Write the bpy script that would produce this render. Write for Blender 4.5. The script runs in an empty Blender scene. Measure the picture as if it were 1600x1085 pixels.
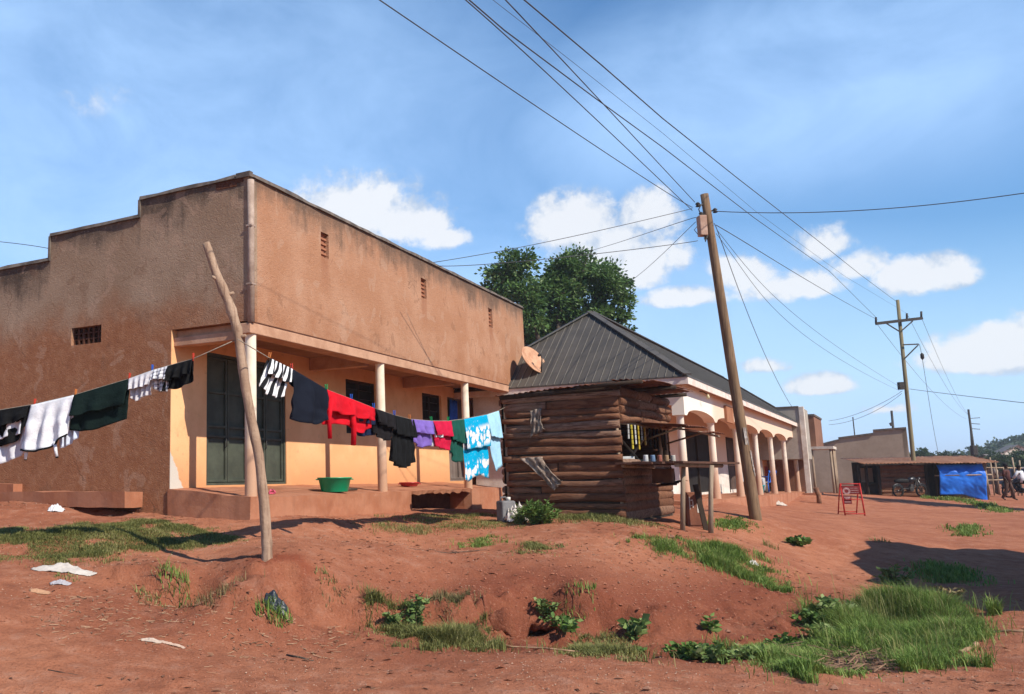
import bpy, bmesh, math, random
import numpy as np
from mathutils import Vector, Matrix, noise as mnoise
random.seed(7); rng = np.random.default_rng(11)
S = bpy.context.scene; COL = S.collection
# ------------------------------------------------------------------ camera model (solved from the vanishing points)
CX, CY, F = 485.25, 527.46, 1403.28
EYE = np.array([0, 0, 1.6])
M = np.array([[0.9999151377966548, -0.01302755560713223, 0.0],
              [0.0020387105902193586, 0.15647890074102971, 0.9876791975545544],
              [-0.012867045668149694, -0.9875953809216516, 0.1564921810123167]])
def ray(px, py): return M @ np.array([(px-CX)/F, (py-CY)/F, 1.0])
def atY(px, py, Y): r = ray(px, py); return EYE + r*(Y/r[1])
def atz(px, py, z): r = ray(px, py); return EYE + r*((z-1.6)/r[2])
def onplane(px, py, p0, n): r = ray(px, py); return EYE + r*(np.dot(np.asarray(p0)-EYE, n)/np.dot(r, n))
cam = bpy.data.cameras.new('camera'); co = bpy.data.objects.new('camera', cam); COL.objects.link(co)
cam.sensor_fit = 'HORIZONTAL'; cam.sensor_width = 36; cam.lens = F/1600*36
cam.shift_x = (800-CX)/1600; cam.shift_y = (CY-542.5)/1600
cam.clip_start = .05; cam.clip_end = 6000
rt, upv, bk = M@[1,0,0], M@[0,-1,0], M@[0,0,-1]
co.matrix_world = Matrix([[rt[i], upv[i], bk[i], EYE[i]] for i in range(3)]+[[0,0,0,1]])
S.camera = co
S.render.resolution_x, S.render.resolution_y = 1024, 694
S.view_settings.view_transform = 'Standard'; S.view_settings.look = 'None'
S.view_settings.exposure = 0.34; S.view_settings.gamma = 1
# ------------------------------------------------------------------ helpers
def tag(o, label=None, cat=None, group=None, kind=None):
    if label: o['label'] = label
    if cat: o['category'] = cat
    if group: o['group'] = group
    if kind: o['kind'] = kind
    return o
def thing(name, label, cat, loc=(0,0,0), rz=0, group=None):
    o = bpy.data.objects.new(name, None); COL.objects.link(o); o.empty_display_size = .2
    o.location = tuple(float(c) for c in loc); o.rotation_euler = (0,0,rz); return tag(o, label, cat, group)
def mkmesh(name, V, Fc, mats, smooth=False, uv=None, attr=None, midx=None):
    me = bpy.data.meshes.new(name)
    if isinstance(V, np.ndarray) and isinstance(Fc, np.ndarray):
        n = Fc.shape[1]; me.vertices.add(len(V)); me.vertices.foreach_set('co', V.astype(np.float32).ravel())
        me.loops.add(Fc.size); me.loops.foreach_set('vertex_index', Fc.astype(np.int32).ravel())
        me.polygons.add(len(Fc)); me.polygons.foreach_set('loop_start', np.arange(0, Fc.size, n, dtype=np.int32))
        me.polygons.foreach_set('loop_total', np.full(len(Fc), n, dtype=np.int32)); me.update(calc_edges=True)
    else:
        me.from_pydata([tuple(map(float, v)) for v in V], [], [tuple(f) for f in Fc])
    for m in (mats if isinstance(mats, (list, tuple)) else [mats]): me.materials.append(m)
    if midx is not None: me.polygons.foreach_set('material_index', np.asarray(midx, dtype=np.int32))
    if uv is not None:
        lay = me.uv_layers.new(name='UVMap'); idx = np.zeros(len(me.loops), dtype=np.int32)
        me.loops.foreach_get('vertex_index', idx); lay.data.foreach_set('uv', np.asarray(uv, dtype=np.float32)[idx].ravel())
    if attr is not None:
        for k, a in attr.items():
            at = me.attributes.new(k, 'FLOAT', 'POINT'); at.data.foreach_set('value', np.asarray(a, dtype=np.float32))
    if smooth: me.polygons.foreach_set('use_smooth', np.ones(len(me.polygons), dtype=bool))
    me.validate(); me.update(); return me
def obj(name, me, parent=None, loc=(0,0,0), rot=(0,0,0)):
    o = bpy.data.objects.new(name, me); COL.objects.link(o); o.location = tuple(float(c) for c in loc); o.rotation_euler = rot
    if parent is not None: o.parent = parent
    return o
class MB:
    def __init__(s): s.v = []; s.f = []; s.uv = []; s.sm = []
    def add(s, V, Fc, uv=None, smooth=False):
        k = len(s.v); s.v += [tuple(map(float, p)) for p in V]; s.f += [tuple(i+k for i in f) for f in Fc]
        s.uv += (list(uv) if uv is not None else [(0,0)]*len(V)); s.sm += [smooth]*len(Fc); return s
    def box(s, a, b, M4=None, top=None, uvtop=None):
        x0,y0,z0 = a; x1,y1,z1 = b
        V = [(x0,y0,z0),(x1,y0,z0),(x1,y1,z0),(x0,y1,z0),(x0,y0,z1),(x1,y0,z1),(x1,y1,z1),(x0,y1,z1)]
        if M4 is not None: V = [tuple(M4 @ Vector(p)) for p in V]
        return s.add(V, [(0,3,2,1),(4,5,6,7),(0,1,5,4),(1,2,6,5),(2,3,7,6),(3,0,4,7)])
    def beam(s, p, q, w, h, up=(0,0,1)):     # rectangular bar from p to q
        p, q = Vector(p), Vector(q); d = (q-p).normalized(); u = Vector(up); a = d.cross(u)
        if a.length < 1e-4: a = d.cross(Vector((1,0,0)))
        a.normalize(); b = a.cross(d)
        V = [e + a*sx*w/2 + b*sy*h/2 for e in (p, q) for sx, sy in ((-1,-1),(1,-1),(1,1),(-1,1))]
        return s.add(V, [(0,1,2,3),(7,6,5,4),(0,4,5,1),(1,5,6,2),(2,6,7,3),(3,7,4,0)])
    def tube(s, P, R, n=10, cap=True, jit=0):
        P = [Vector(tuple(map(float,p))) for p in P]; R = [R]*len(P) if not hasattr(R, '__len__') else R
        V = []; Fc = []; a = None
        for i, p in enumerate(P):
            d = (P[min(i+1,len(P)-1)] - P[max(i-1,0)]).normalized()
            if a is None:
                a = d.orthogonal().normalized()
            a = (a - d*a.dot(d)).normalized(); b = d.cross(a)
            for k in range(n):
                t = 2*math.pi*k/n; r = R[i]*(1+jit*(random.random()-.5)); V.append(p + a*math.cos(t)*r + b*math.sin(t)*r)
        for i in range(len(P)-1):
            for k in range(n): Fc.append((i*n+k, i*n+(k+1)%n, (i+1)*n+(k+1)%n, (i+1)*n+k))
        s.add(V, Fc, smooth=True)
        if cap:
            k0 = len(s.v)-len(V); s.f.append(tuple(k0+k for k in range(n))[::-1]); s.f.append(tuple(k0+(len(P)-1)*n+k for k in range(n))); s.sm += [False]*2
        return s
    def lathe(s, prof, c=(0,0,0), n=20, axis='z', ring=None):
        V = []; Fc = []
        for r, z in prof:
            for k in range(n):
                t = 2*math.pi*k/n; x, y = r*math.cos(t), r*math.sin(t)
                q = (x,y,z) if axis == 'z' else ((z,x,y) if axis == 'x' else (y,z,x)); V.append((q[0]+c[0], q[1]+c[1], q[2]+c[2]))
        for i in range(len(prof)-1):
            for k in range(n): Fc.append((i*n+k, i*n+(k+1)%n, (i+1)*n+(k+1)%n, (i+1)*n+k))
        return s.add(V, Fc, smooth=True)
    def prism(s, poly, off):          # planar polygon (3D points) extruded by a vector
        n = len(poly); o = Vector(off); P = [Vector(tuple(map(float,p))) for p in poly]
        V = P + [p+o for p in P]
        return s.add(V, [tuple(range(n))[::-1], tuple(range(n,2*n))] + [(i,(i+1)%n,(i+1)%n+n,i+n) for i in range(n)])
    def holed(s, us, vs, t0, t1, holes, mp, vtop):   # wall slab with real openings; mp(u,v,t)->xyz
        us = sorted(set(us)|{h[0] for h in holes}|{h[1] for h in holes}); vs = sorted(set(vs)|{h[2] for h in holes}|{h[3] for h in holes})
        us = [u for u in us]; inh = lambda u, v: any(h[0] < u < h[1] and h[2] < v < h[3] for h in holes)
        nu, nv = len(us)-1, len(vs)-1
        solid = [[not inh((us[i]+us[i+1])/2, (vs[j]+vs[j+1])/2) for j in range(nv)] for i in range(nu)]
        def q(P, uvs): s.add([mp(*p) for p in P], [(0,1,2,3)], uvs)
        for i in range(nu):
            for j in range(nv):
                if not solid[i][j]: continue
                u0,u1,v0,v1 = us[i],us[i+1],vs[j],vs[j+1]; uv = [(u0,v0-vtop),(u1,v0-vtop),(u1,v1-vtop),(u0,v1-vtop)]
                q([(u0,v0,t0),(u1,v0,t0),(u1,v1,t0),(u0,v1,t0)], uv); q([(u0,v0,t1),(u0,v1,t1),(u1,v1,t1),(u1,v0,t1)], uv)
                if i == 0 or not solid[i-1][j]: q([(u0,v0,t0),(u0,v1,t0),(u0,v1,t1),(u0,v0,t1)], uv)
                if i == nu-1 or not solid[i+1][j]: q([(u1,v0,t0),(u1,v0,t1),(u1,v1,t1),(u1,v1,t0)], uv)
                if j == 0 or not solid[i][j-1]: q([(u0,v0,t0),(u0,v0,t1),(u1,v0,t1),(u1,v0,t0)], uv)
                if j == nv-1 or not solid[i][j+1]: q([(u0,v1,t0),(u1,v1,t0),(u1,v1,t1),(u0,v1,t1)], uv)
        return s
    def build(s, name, mat, parent=None, loc=(0,0,0), bevel=0, rot=(0,0,0), weld=False):
        me = mkmesh(name, s.v, s.f, mat, uv=s.uv if s.v else None)
        if len(s.sm) == len(me.polygons): me.polygons.foreach_set('use_smooth', s.sm)
        if weld:
            bm = bmesh.new(); bm.from_mesh(me); bmesh.ops.remove_doubles(bm, verts=bm.verts, dist=1e-4); bmesh.ops.recalc_face_normals(bm, faces=bm.faces); bm.to_mesh(me); bm.free()
        o = obj(name, me, parent, loc, rot)
        if bevel:
            b = o.modifiers.new('bevel', 'BEVEL'); b.width = bevel; b.segments = 2; b.limit_method = 'ANGLE'; b.angle_limit = math.radians(50)
        return o
def vnoise(x, y, sc, seed=0):      # cheap smooth value noise, vectorised
    x = np.asarray(x, float)*sc+seed*17.3; y = np.asarray(y, float)*sc+seed*5.7
    xi = np.floor(x); yi = np.floor(y); fx = x-xi; fy = y-yi; fx = fx*fx*(3-2*fx); fy = fy*fy*(3-2*fy)
    def h(a, b):
        v = np.sin(a*127.1+b*311.7+seed*3.1)*43758.5453; return v-np.floor(v)
    return (h(xi,yi)*(1-fx)+h(xi+1,yi)*fx)*(1-fy)+(h(xi,yi+1)*(1-fx)+h(xi+1,yi+1)*fx)*fy - .5
def fbm(x, y, sc, o=4, seed=0):
    return sum(vnoise(x, y, sc*2**k, seed+k)*.5**k for k in range(o))
# ------------------------------------------------------------------ materials
class NT:
    def __init__(s, tree): s.t = tree; s.n = tree.nodes; s.l = tree.links
    def new(s, ty, **kw):
        n = s.n.new(ty)
        for k, v in kw.items(): setattr(n, k, v)
        return n
    def link(s, a, b): s.l.new(a, b)
    def inp(s, sock, v):
        if hasattr(v, 'links') or isinstance(v, bpy.types.NodeSocket): s.l.new(v, sock)
        else:
            if isinstance(v, (tuple, list)) and len(v) == 3 and sock.type == 'RGBA': v = (*v, 1)
            sock.default_value = v
    def math(s, op, a, b=0.0, c=None, clamp=False):
        n = s.new('ShaderNodeMath', operation=op, use_clamp=clamp); s.inp(n.inputs[0], a); s.inp(n.inputs[1], b)
        if c is not None: s.inp(n.inputs[2], c)
        return n.outputs[0]
    def mix(s, f, a, b, bt='MIX'):
        n = s.new('ShaderNodeMix', data_type='RGBA', blend_type=bt); s.inp(n.inputs[0], f); s.inp(n.inputs[6], a); s.inp(n.inputs[7], b); return n.outputs[2]
    def noise(s, vec=None, scale=5, detail=4, rough=.55, dist=0, dim='3D'):
        n = s.new('ShaderNodeTexNoise'); n.noise_dimensions = dim
        if vec is not None: s.link(vec, n.inputs['Vector'])
        n.inputs['Scale'].default_value = scale; n.inputs['Detail'].default_value = detail; n.inputs['Roughness'].default_value = rough; n.inputs['Distortion'].default_value = dist
        return n.outputs[0]
    def ramp(s, f, a, b, c=0.0, d=1.0, smooth=True):
        n = s.new('ShaderNodeMapRange'); n.interpolation_type = 'SMOOTHSTEP' if smooth else 'LINEAR'
        s.inp(n.inputs[0], f); n.inputs[1].default_value = a; n.inputs[2].default_value = b; n.inputs[3].default_value = c; n.inputs[4].default_value = d; return n.outputs[0]
    def vmap(s, vec, scale=(1,1,1), loc=(0,0,0), rot=(0,0,0)):
        n = s.new('ShaderNodeMapping'); s.link(vec, n.inputs[0]); n.inputs[1].default_value = loc; n.inputs[2].default_value = rot; n.inputs[3].default_value = scale; return n.outputs[0]
    def xyz(s, vec): n = s.new('ShaderNodeSeparateXYZ'); s.link(vec, n.inputs[0]); return n.outputs
def material(name, build, rough=.9, spec=.2):
    m = bpy.data.materials.new(name); m.use_nodes = True; t = NT(m.node_tree); b = m.node_tree.nodes['Principled BSDF']
    b.inputs['Roughness'].default_value = rough; b.inputs['Specular IOR Level'].default_value = spec
    tc = t.new('ShaderNodeTexCoord'); geo = t.new('ShaderNodeNewGeometry')
    r = build(t, tc.outputs, geo.outputs, b)
    if r is not None:
        col, hgt, st, dist = (list(r)+[None,.5,.02])[:4] if isinstance(r, tuple) else (r, None, .5, .02)
        t.inp(b.inputs['Base Color'], col)
        if hgt is not None:
            bp = t.new('ShaderNodeBump'); bp.inputs['Strength'].default_value = st; bp.inputs['Distance'].default_value = dist
            t.link(hgt, bp.inputs['Height']); t.link(bp.outputs[0], b.inputs['Normal'])
    return m
def simple(name, c, c2=None, scale=6, rough=.85, spec=.2, bump=.3, dist=.01, metal=0, fine=None, stretch=(1,1,1)):
    c2 = c2 or tuple(x*.7 for x in c)
    def b(t, tc, g, p):
        p.inputs['Metallic'].default_value = metal
        v = t.vmap(tc['Object'], stretch); n = t.noise(v, scale, 5, .6); f = t.ramp(n, .35, .65)
        n2 = t.noise(v, scale*9, 3, .6); col = t.mix(f, c, c2); col = t.mix(t.math('MULTIPLY', t.ramp(n2,.4,.7), .25), col, tuple(x*.6 for x in c))
        return col, n2, bump, dist
    return material(name, b, rough, spec)
# ------------------------------------------------------------------ building frames
C1 = np.array([-.911, 13.183, 0.0]); R1 = np.array([.516, .8566, 0]); L1 = np.array([-.8566, .516, 0]); ANG1 = math.atan2(.8566, .516)
V2 = np.array([.5508, .8346, 0]); L2 = np.array([-.8346, .5508, 0]); C2 = np.array([10.897, 24.622, 0]); ANG2 = math.atan2(.8346, .5508)
SUN_EL = math.radians(42.5); lh = L1*1.5 + R1*.45; lh /= np.linalg.norm(lh)      # horizontal direction the light travels
SUND = np.array([lh[0]*math.cos(SUN_EL), lh[1]*math.cos(SUN_EL), -math.sin(SUN_EL)])
# ------------------------------------------------------------------ terrain: thin-plate surface through surveyed points
ctl = [(0,1085,.12),(400,1085,.04),(800,1085,0),(1200,1085,-.02),(1600,1085,-.05),(0,1000,.32),(200,1000,.25),(400,1000,.15),(560,1000,.08),
 (850,1015,-.01),(1000,1035,-.03),(1300,1040,-.12),(1400,980,-.15),(1600,1000,-.03),(1600,930,0),(1540,960,-.05),
 (450,965,.22),(550,975,.14),(650,985,.06),(750,985,.02),(850,985,-.08),(1000,1005,-.1),(1150,985,-.1),(1250,950,-.05),(1320,900,0),
 (370,905,.61),(480,900,.58),(425,902,.63),(270,893,.65),(600,895,.42),(760,905,.38),(900,920,.32),(1050,930,.2),(1180,900,.2),(1280,860,.2),
 (417,874,.73),(600,860,.62),(600,825,.85),(800,850,.66),(800,820,.82),(800,797,.85),(300,880,.66),(150,870,.75),(150,840,.93),(150,815,1.05),(150,795,1.13),
 (0,900,.66),(0,870,.77),(0,840,.95),(0,812,1.1),(0,788,1.26),(60,792,1.25),(150,930,.5),(300,940,.36),(430,808,1.05),(600,791,1.04),(783,798,.8),(500,815,1.0),(700,805,.92),
 (975,808,.91),(880,803,.9),(1066,829,.69),(1110,833,.66),(1000,838,.72),(1180,813,.70),(1178,806,.72),(1120,780,.93),(1250,770,.72),(1150,790,.75),(1240,780,.55),
 (1335,806,.33),(1433,776,.38),(1545,776,.3),(1300,790,.35),(1500,800,.15),(1600,790,.05),(1600,830,.1),(1450,840,.15),(1400,870,.1),(1600,870,.02),(1600,771,0)]
cp = np.array([atz(a,b,z) for a,b,z in ctl])
far = np.array([(-10,-6,.1),(0,-6,0),(10,-6,0),(-12,7,.85),(-12,16,1.25),(-10,26,1.25),(0,35,1.05),(10,45,.9),(22,62,.5),(40,60,.2),(60,90,0),(20,5,0),(30,20,0),(40,40,0),(15,110,.5),(60,150,0),(-30,60,1.2),(-30,0,.8),(-5,16,1.15),(0,18,1.1),(-2.5,14.2,1.12)])
cp = np.vstack([cp, far])
def _tps(r2): return np.where(r2 > 1e-12, r2*np.log(np.maximum(r2,1e-12)), 0)*.5
_n = len(cp); _K = _tps(((cp[:,None,:2]-cp[None,:,:2])**2).sum(-1)) + np.eye(_n)*.02
_P = np.hstack([np.ones((_n,1)), cp[:,:2]]); _A = np.block([[_K,_P],[_P.T,np.zeros((3,3))]])
_w = np.linalg.solve(_A, np.concatenate([cp[:,2], np.zeros(3)]))
# crest line of the road bank, used for its rough, cut face
def gbase(x, y):
    x = np.atleast_1d(np.asarray(x,float)); y = np.atleast_1d(np.asarray(y,float)); sh = x.shape; x = x.ravel(); y = y.ravel()
    xc = np.clip(x,-40,90); yc = np.clip(y,-12,160); out = np.empty(len(x))
    for i in range(0, len(x), 20000):
        r2 = (xc[i:i+20000,None]-cp[None,:,0])**2 + (yc[i:i+20000,None]-cp[None,:,1])**2
        out[i:i+20000] = _tps(r2)@_w[:_n] + _w[_n] + xc[i:i+20000]*_w[_n+1] + yc[i:i+20000]*_w[_n+2]
    d = np.hypot(x, y); k = np.clip((d-90)/80, 0, 1); out = np.clip(out,-.4,1.5)*(1-k) + .1*k
    return out.reshape(sh)
SCARP = np.array([atz(a,b,z)[:2] for a,b,z in [(215,893,.66),(270,900,.62),(340,918,.5),(420,935,.36),(470,950,.26),(540,966,.17),(640,975,.1),(740,974,.06),(800,968,.02),(870,975,-.05),(960,985,-.09)]])
FOOT = np.array([atz(a,b,z)[:2] for a,b,z in [(330,960,.3),(450,965,.22),(550,975,.14),(650,985,.06),(750,985,.02),(850,985,-.08),(1000,1005,-.1),(1150,985,-.1),(1250,950,-.05)]])
def sscarp(x, y):        # distance to the foot of the cut bank, and which side of it
    best = np.full(np.shape(x), 1e9); sg = np.ones(np.shape(x)); jx = x+.10*fbm(x,y,3,3,51)*2; jy = y+.10*fbm(x,y,3,3,52)*2
    for a, b in zip(SCARP[:-1], SCARP[1:]):
        d = b-a; t = np.clip(((jx-a[0])*d[0]+(jy-a[1])*d[1])/d.dot(d), 0, 1); q = np.hypot(jx-a[0]-t*d[0], jy-a[1]-t*d[1]); s = np.sign(d[0]*(jy-a[1])-d[1]*(jx-a[0])); m = q < best; best = np.where(m, q, best); sg = np.where(m, s, sg)
    return best, sg
def segdist(x, y, P):
    best = np.full(np.shape(x), 1e9)
    for a, b in zip(P[:-1], P[1:]):
        d = b-a; t = np.clip(((x-a[0])*d[0]+(y-a[1])*d[1])/d.dot(d), 0, 1); best = np.minimum(best, np.hypot(x-a[0]-t*d[0], y-a[1]-t*d[1]))
    return best
HOLL = [(atz(828,972,-.02)[:2], .15, .26), (atz(795,975,0)[:2], .13, .16), (atz(470,955,.24)[:2], .12, .12), (atz(520,965,.18)[:2], .1, .09), (atz(740,972,.05)[:2], .12, .10), (atz(940,985,-.06)[:2], .12, .08)]
CAVE = C1[:2] + L1[:2]*2.9 - R1[:2]*.55
def gz(x, y, cave=True):
    x = np.asarray(x,float); y = np.asarray(y,float); z = gbase(x, y).reshape(x.shape)
    near = np.clip(1-(np.hypot(x, y)-4)/50, .15, 1)
    z = z + near*(.055*fbm(x,y,.55,3,1) + .04*fbm(x,y,2.3,3,2) + .022*fbm(x,y,7,3,3))
    fd = segdist(x, y, FOOT); bank = np.exp(-((fd-.25)/.42)**2)*(gbase(x,y).reshape(x.shape) > -.2)
    z = z + bank*(.09*fbm(x,y,2.2,3,5) + .12*np.abs(fbm(x,y,6,3,6)) + .045*fbm(x,y,16,2,8))
    for c, r, dp in HOLL: z = z - dp*np.exp(-(((x-c[0])**2+(y-c[1])**2)/r**2))
    u = (x-C1[0])*L1[0]+(y-C1[1])*L1[1]; v = (x-C1[0])*R1[0]+(y-C1[1])*R1[1]
    z = z - .16*np.exp(-((u-2.9)/.75)**4)*np.exp(-((v+.42)/.22)**2)
    pc = np.array([-.5,10.0]); z = z + .02*np.exp(-(((x-pc[0]-.12)**2+(y-pc[1])**2)/.32**2))   # heap round the post
    d, sg = sscarp(x, y); z = z + np.where(sg > 0, .11*np.exp(-d/.4), -.125*np.exp(-d/.45))*np.clip(d/.045,0,1)*np.clip(1.4+3*fbm(x,y,1.3,2,31),0,1.6)
    zn = near*np.clip(1.2-np.hypot(x,y)/22,.1,1); z = z + zn*(.020*np.abs(fbm(x,y,5.5,2,61)) + .013*fbm(x,y,13,2,62))
    z = z - bank*.075*np.clip(np.abs(fbm(x*1.0+.35*y,y*.22,2.6,3,63))*-4+.55,0,1)
    for o_ in (-.75,.75,2.3,3.8): z = z - .028*np.clip((y-11)/4,0,1)*np.clip((gbase(x,y).reshape(x.shape)<.45)*1.,0,1)*np.exp(-(((x-14)*V2[1]-(y-22)*V2[0]-o_-.25*np.sin(y*.4))/.13)**2)
    for ax_, ay_, dz, r in ANCH: z = z + dz*np.exp(-((x-ax_)**2+(y-ay_)**2)/r**2)
    yy = y-CAVEC[1]-.02*np.sin(x*21); st_ = np.clip(yy/.07,0,1); z = z + .30*np.exp(-((x-CAVEC[0])/.55)**4)*st_*st_*(3-2*st_)*np.exp(-(np.maximum(yy,0)/.75)**2)
    if cave: u = (x-CAVEC[0])/.30; v = (y-CAVEC[1]-.18)/.28; mk = np.exp(-(u**4+v**4)); z = z*(1-mk)+np.minimum(z,CAVEC[2])*mk
    return z
CAVEC = atz(828,1000,-.07)
ANCH = []
def g1(x, y): return float(gz(np.array([x]), np.array([y]))[0])
for _x,_y,_z,_r in [(-.485,10.0,.74,.95),(-.1,11.2,.80,.9),(1.1,11.8,.74,.9),(8.95,18.0,.69,1.0)]: ANCH.append((_x,_y,_z-g1(_x,_y),_r)); print('anchor', ANCH[-1])
def gpx(px, py):                      # where a sight line meets the ground
    r = ray(px, py); ts = np.linspace(4, 140, 2600); P = EYE[None] + r[None]*(ts/np.hypot(r[0],r[1]))[:,None]
    h = P[:,2]-gz(P[:,0],P[:,1]); i = np.argmax(h < 0); return P[i]
def axis(bounds):
    out = []
    for a, b, st in bounds: out += list(np.arange(a, b, st))
    return np.array(out + [bounds[-1][1]])
gx = axis([(-1500,-300,200),(-300,-60,30),(-60,-14,4),(-14,-7,.4),(-7,9.5,.055),(9.5,16,.16),(16,40,.6),(40,120,6),(120,400,40),(400,1500,220)])
gy = axis([(-400,-40,60),(-40,-4,4),(-4,5.5,.5),(5.5,13.5,.055),(13.5,20,.13),(20,45,.45),(45,110,4),(110,400,40),(400,2000,200)])
GX, GY = np.meshgrid(gx, gy); GZ = gz(GX, GY)
V = np.stack([GX.ravel(), GY.ravel(), GZ.ravel()], 1); nx, ny = len(gx), len(gy)
ii = (np.arange(ny-1)[:,None]*nx + np.arange(nx-1)[None]).ravel(); Fc = np.stack([ii, ii+1, ii+nx+1, ii+nx], 1)
fdist = segdist(GX, GY, FOOT); raw = np.exp(-((fdist-.55)/.8)**2)*(.45+.55*np.clip((GX-.3)/1.5,0,1))
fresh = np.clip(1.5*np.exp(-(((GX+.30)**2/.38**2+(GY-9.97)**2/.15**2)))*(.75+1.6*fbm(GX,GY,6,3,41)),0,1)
def soil(t, tc, g, p):
    pos = g['Position']; att = t.new('ShaderNodeAttribute', attribute_name='raw').outputs['Fac']; fr = t.new('ShaderNodeAttribute', attribute_name='fresh').outputs['Fac']
    n1 = t.noise(pos, .7, 5, .6); n2 = t.noise(pos, 4.5, 6, .65); n3 = t.noise(pos, 38, 4, .7); n4 = t.noise(pos, 150, 3, .7)
    n0 = t.noise(pos, .23, 4, .6, .5); col = t.mix(t.ramp(t.math('ADD', t.math('MULTIPLY', n1, .6), t.math('MULTIPLY', n0, .4)),.38,.62), (.43,.168,.089), (.33,.115,.06))
    col = t.mix(t.math('MULTIPLY', t.ramp(n2,.48,.72), .55), col, (.48,.25,.165))
    col = t.mix(t.math('MULTIPLY', t.ramp(n2,.5,.3), .55), col, (.21,.073,.04))
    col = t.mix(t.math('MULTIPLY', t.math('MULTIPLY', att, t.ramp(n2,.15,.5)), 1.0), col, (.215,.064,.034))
    col = t.mix(t.math('MULTIPLY', fr, .75), col, (.22,.05,.024))
    col = t.mix(t.math('MULTIPLY', t.ramp(n3,.53,.70), .7), col, (.17,.06,.034)); col = t.mix(t.math('MULTIPLY', t.ramp(n3,.44,.28), .5), col, (.52,.27,.175))
    col = t.mix(t.math('MULTIPLY', t.ramp(n4,.6,.72), .5), col, (.13,.05,.03))
    h = t.math('ADD', t.math('MULTIPLY', n3, .6), t.math('ADD', t.math('MULTIPLY', n4, .3), t.math('MULTIPLY', n2, .8)))
    return col, h, 1.0, .035
M_soil = material('red_soil', soil, .95, .1)
lx, ly = np.meshgrid(np.linspace(-.40,.40,34), np.linspace(.05,.72,26)); jx = CAVEC[0]+lx; jy = CAVEC[1]+ly+.05*np.sin(lx*9)*(ly < .2); tz = gz(jx, jy, False); ew = np.clip(np.minimum(np.minimum(.40-np.abs(lx), .72-ly)/.1, 1), 0, 1)
Vt = np.stack([jx.ravel(), jy.ravel(), (tz-.02*(1-ew)+.004).ravel()],1); Vb = Vt - np.array([0,0,.075])-np.stack([0*lx.ravel(),0*lx.ravel(),.05*np.abs(fbm(jx,jy,6,2,71)).ravel()],1); n_ = 34; ii = (np.arange(25)[:,None]*n_+np.arange(33)[None]).ravel(); Ft = np.stack([ii,ii+1,ii+n_+1,ii+n_],1); nb = len(Vt); fr_ = np.arange(33); Fs = np.stack([fr_+nb,fr_+1+nb,fr_+1,fr_],1); Fl = np.arange(25)*n_; Fs2 = np.stack([Fl,Fl+n_,Fl+n_+nb,Fl+nb],1); Fr = Fl+33; Fs3 = np.stack([Fr+nb,Fr+n_+nb,Fr+n_,Fr],1)
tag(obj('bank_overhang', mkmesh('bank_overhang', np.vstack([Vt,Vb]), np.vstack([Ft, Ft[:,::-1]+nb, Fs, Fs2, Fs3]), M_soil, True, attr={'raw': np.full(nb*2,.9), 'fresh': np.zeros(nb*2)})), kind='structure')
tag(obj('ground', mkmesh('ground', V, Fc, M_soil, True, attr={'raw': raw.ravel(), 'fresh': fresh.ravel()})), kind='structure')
# ------------------------------------------------------------------ vegetation builders
def leafmat(name, c1, c2, c3=None, rough=.6, trans=.25):
    def b(t, tc, g, p):
        a = t.new('ShaderNodeAttribute', attribute_name='tint').outputs['Fac']
        col = t.mix(t.ramp(a,0,.7,smooth=False), c1, c2)
        if c3: col = t.mix(t.ramp(a,.72,1,smooth=False), col, c3)
        t.inp(p.inputs['Base Color'], col)
        tr = t.new('ShaderNodeBsdfTranslucent'); t.link(col, tr.inputs[0]); mx = t.new('ShaderNodeMixShader'); mx.inputs[0].default_value = trans
        out = [n for n in t.n if n.type == 'OUTPUT_MATERIAL'][0]; t.link(p.outputs[0], mx.inputs[1]); t.link(tr.outputs[0], mx.inputs[2]); t.link(mx.outputs[0], out.inputs[0])
    return material(name, b, rough, .25)
M_grass = leafmat('grass_green', (.085,.155,.026), (.19,.28,.055), (.30,.30,.10))
M_grassdull = leafmat('grass_dull', (.10,.115,.03), (.235,.23,.07), (.36,.30,.13))
M_grassdry = leafmat('grass_dry', (.12,.11,.045), (.24,.19,.08), (.40,.27,.14))
M_leaf = leafmat('leaf_mid', (.06,.125,.025), (.13,.215,.045), (.21,.28,.08))
M_leafpale = leafmat('leaf_pale', (.10,.165,.045), (.19,.26,.075), (.29,.34,.14))
M_tree = leafmat('tree_leaf', (.032,.075,.02), (.10,.18,.047), (.22,.30,.11), .45)
M_stem = simple('plant_stem', (.09,.11,.04), (.14,.10,.05))
M_bark = simple('bark', (.10,.075,.055), (.055,.04,.03), 12, bump=.6, stretch=(1,1,.25))
def blades(P, h, w=.006, lean=.5, hv=.5):
    n = len(P); a = rng.uniform(0,2*np.pi,n); hh = h*(1-hv+2*hv*rng.random(n)*rng.random(n)*1.3) if np.isscalar(h) else h*(.6+.8*rng.random(n))
    ln = lean*hh*rng.random(n); d = np.stack([np.cos(a),np.sin(a),np.zeros(n)],1); s = np.stack([-np.sin(a),np.cos(a),np.zeros(n)],1)*(w*(.6+.8*rng.random(n)))[:,None]
    up = np.array([0,0,1.]); m = P + d*(ln*.35)[:,None] + up*(hh*.6)[:,None]; tip = P + d*ln[:,None] + up*(hh*(1-.25*lean*rng.random(n)))[:,None]
    V = np.stack([P-s,P+s,m+s*.75,m-s*.75,tip],1).reshape(-1,3); k = np.arange(n)*5
    F3 = np.concatenate([np.stack([k,k+1,k+2],1),np.stack([k,k+2,k+3],1),np.stack([k+3,k+2,k+4],1)]); return V, F3, np.repeat(np.clip(rng.random(n)**1.2,0,1),5)
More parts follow.
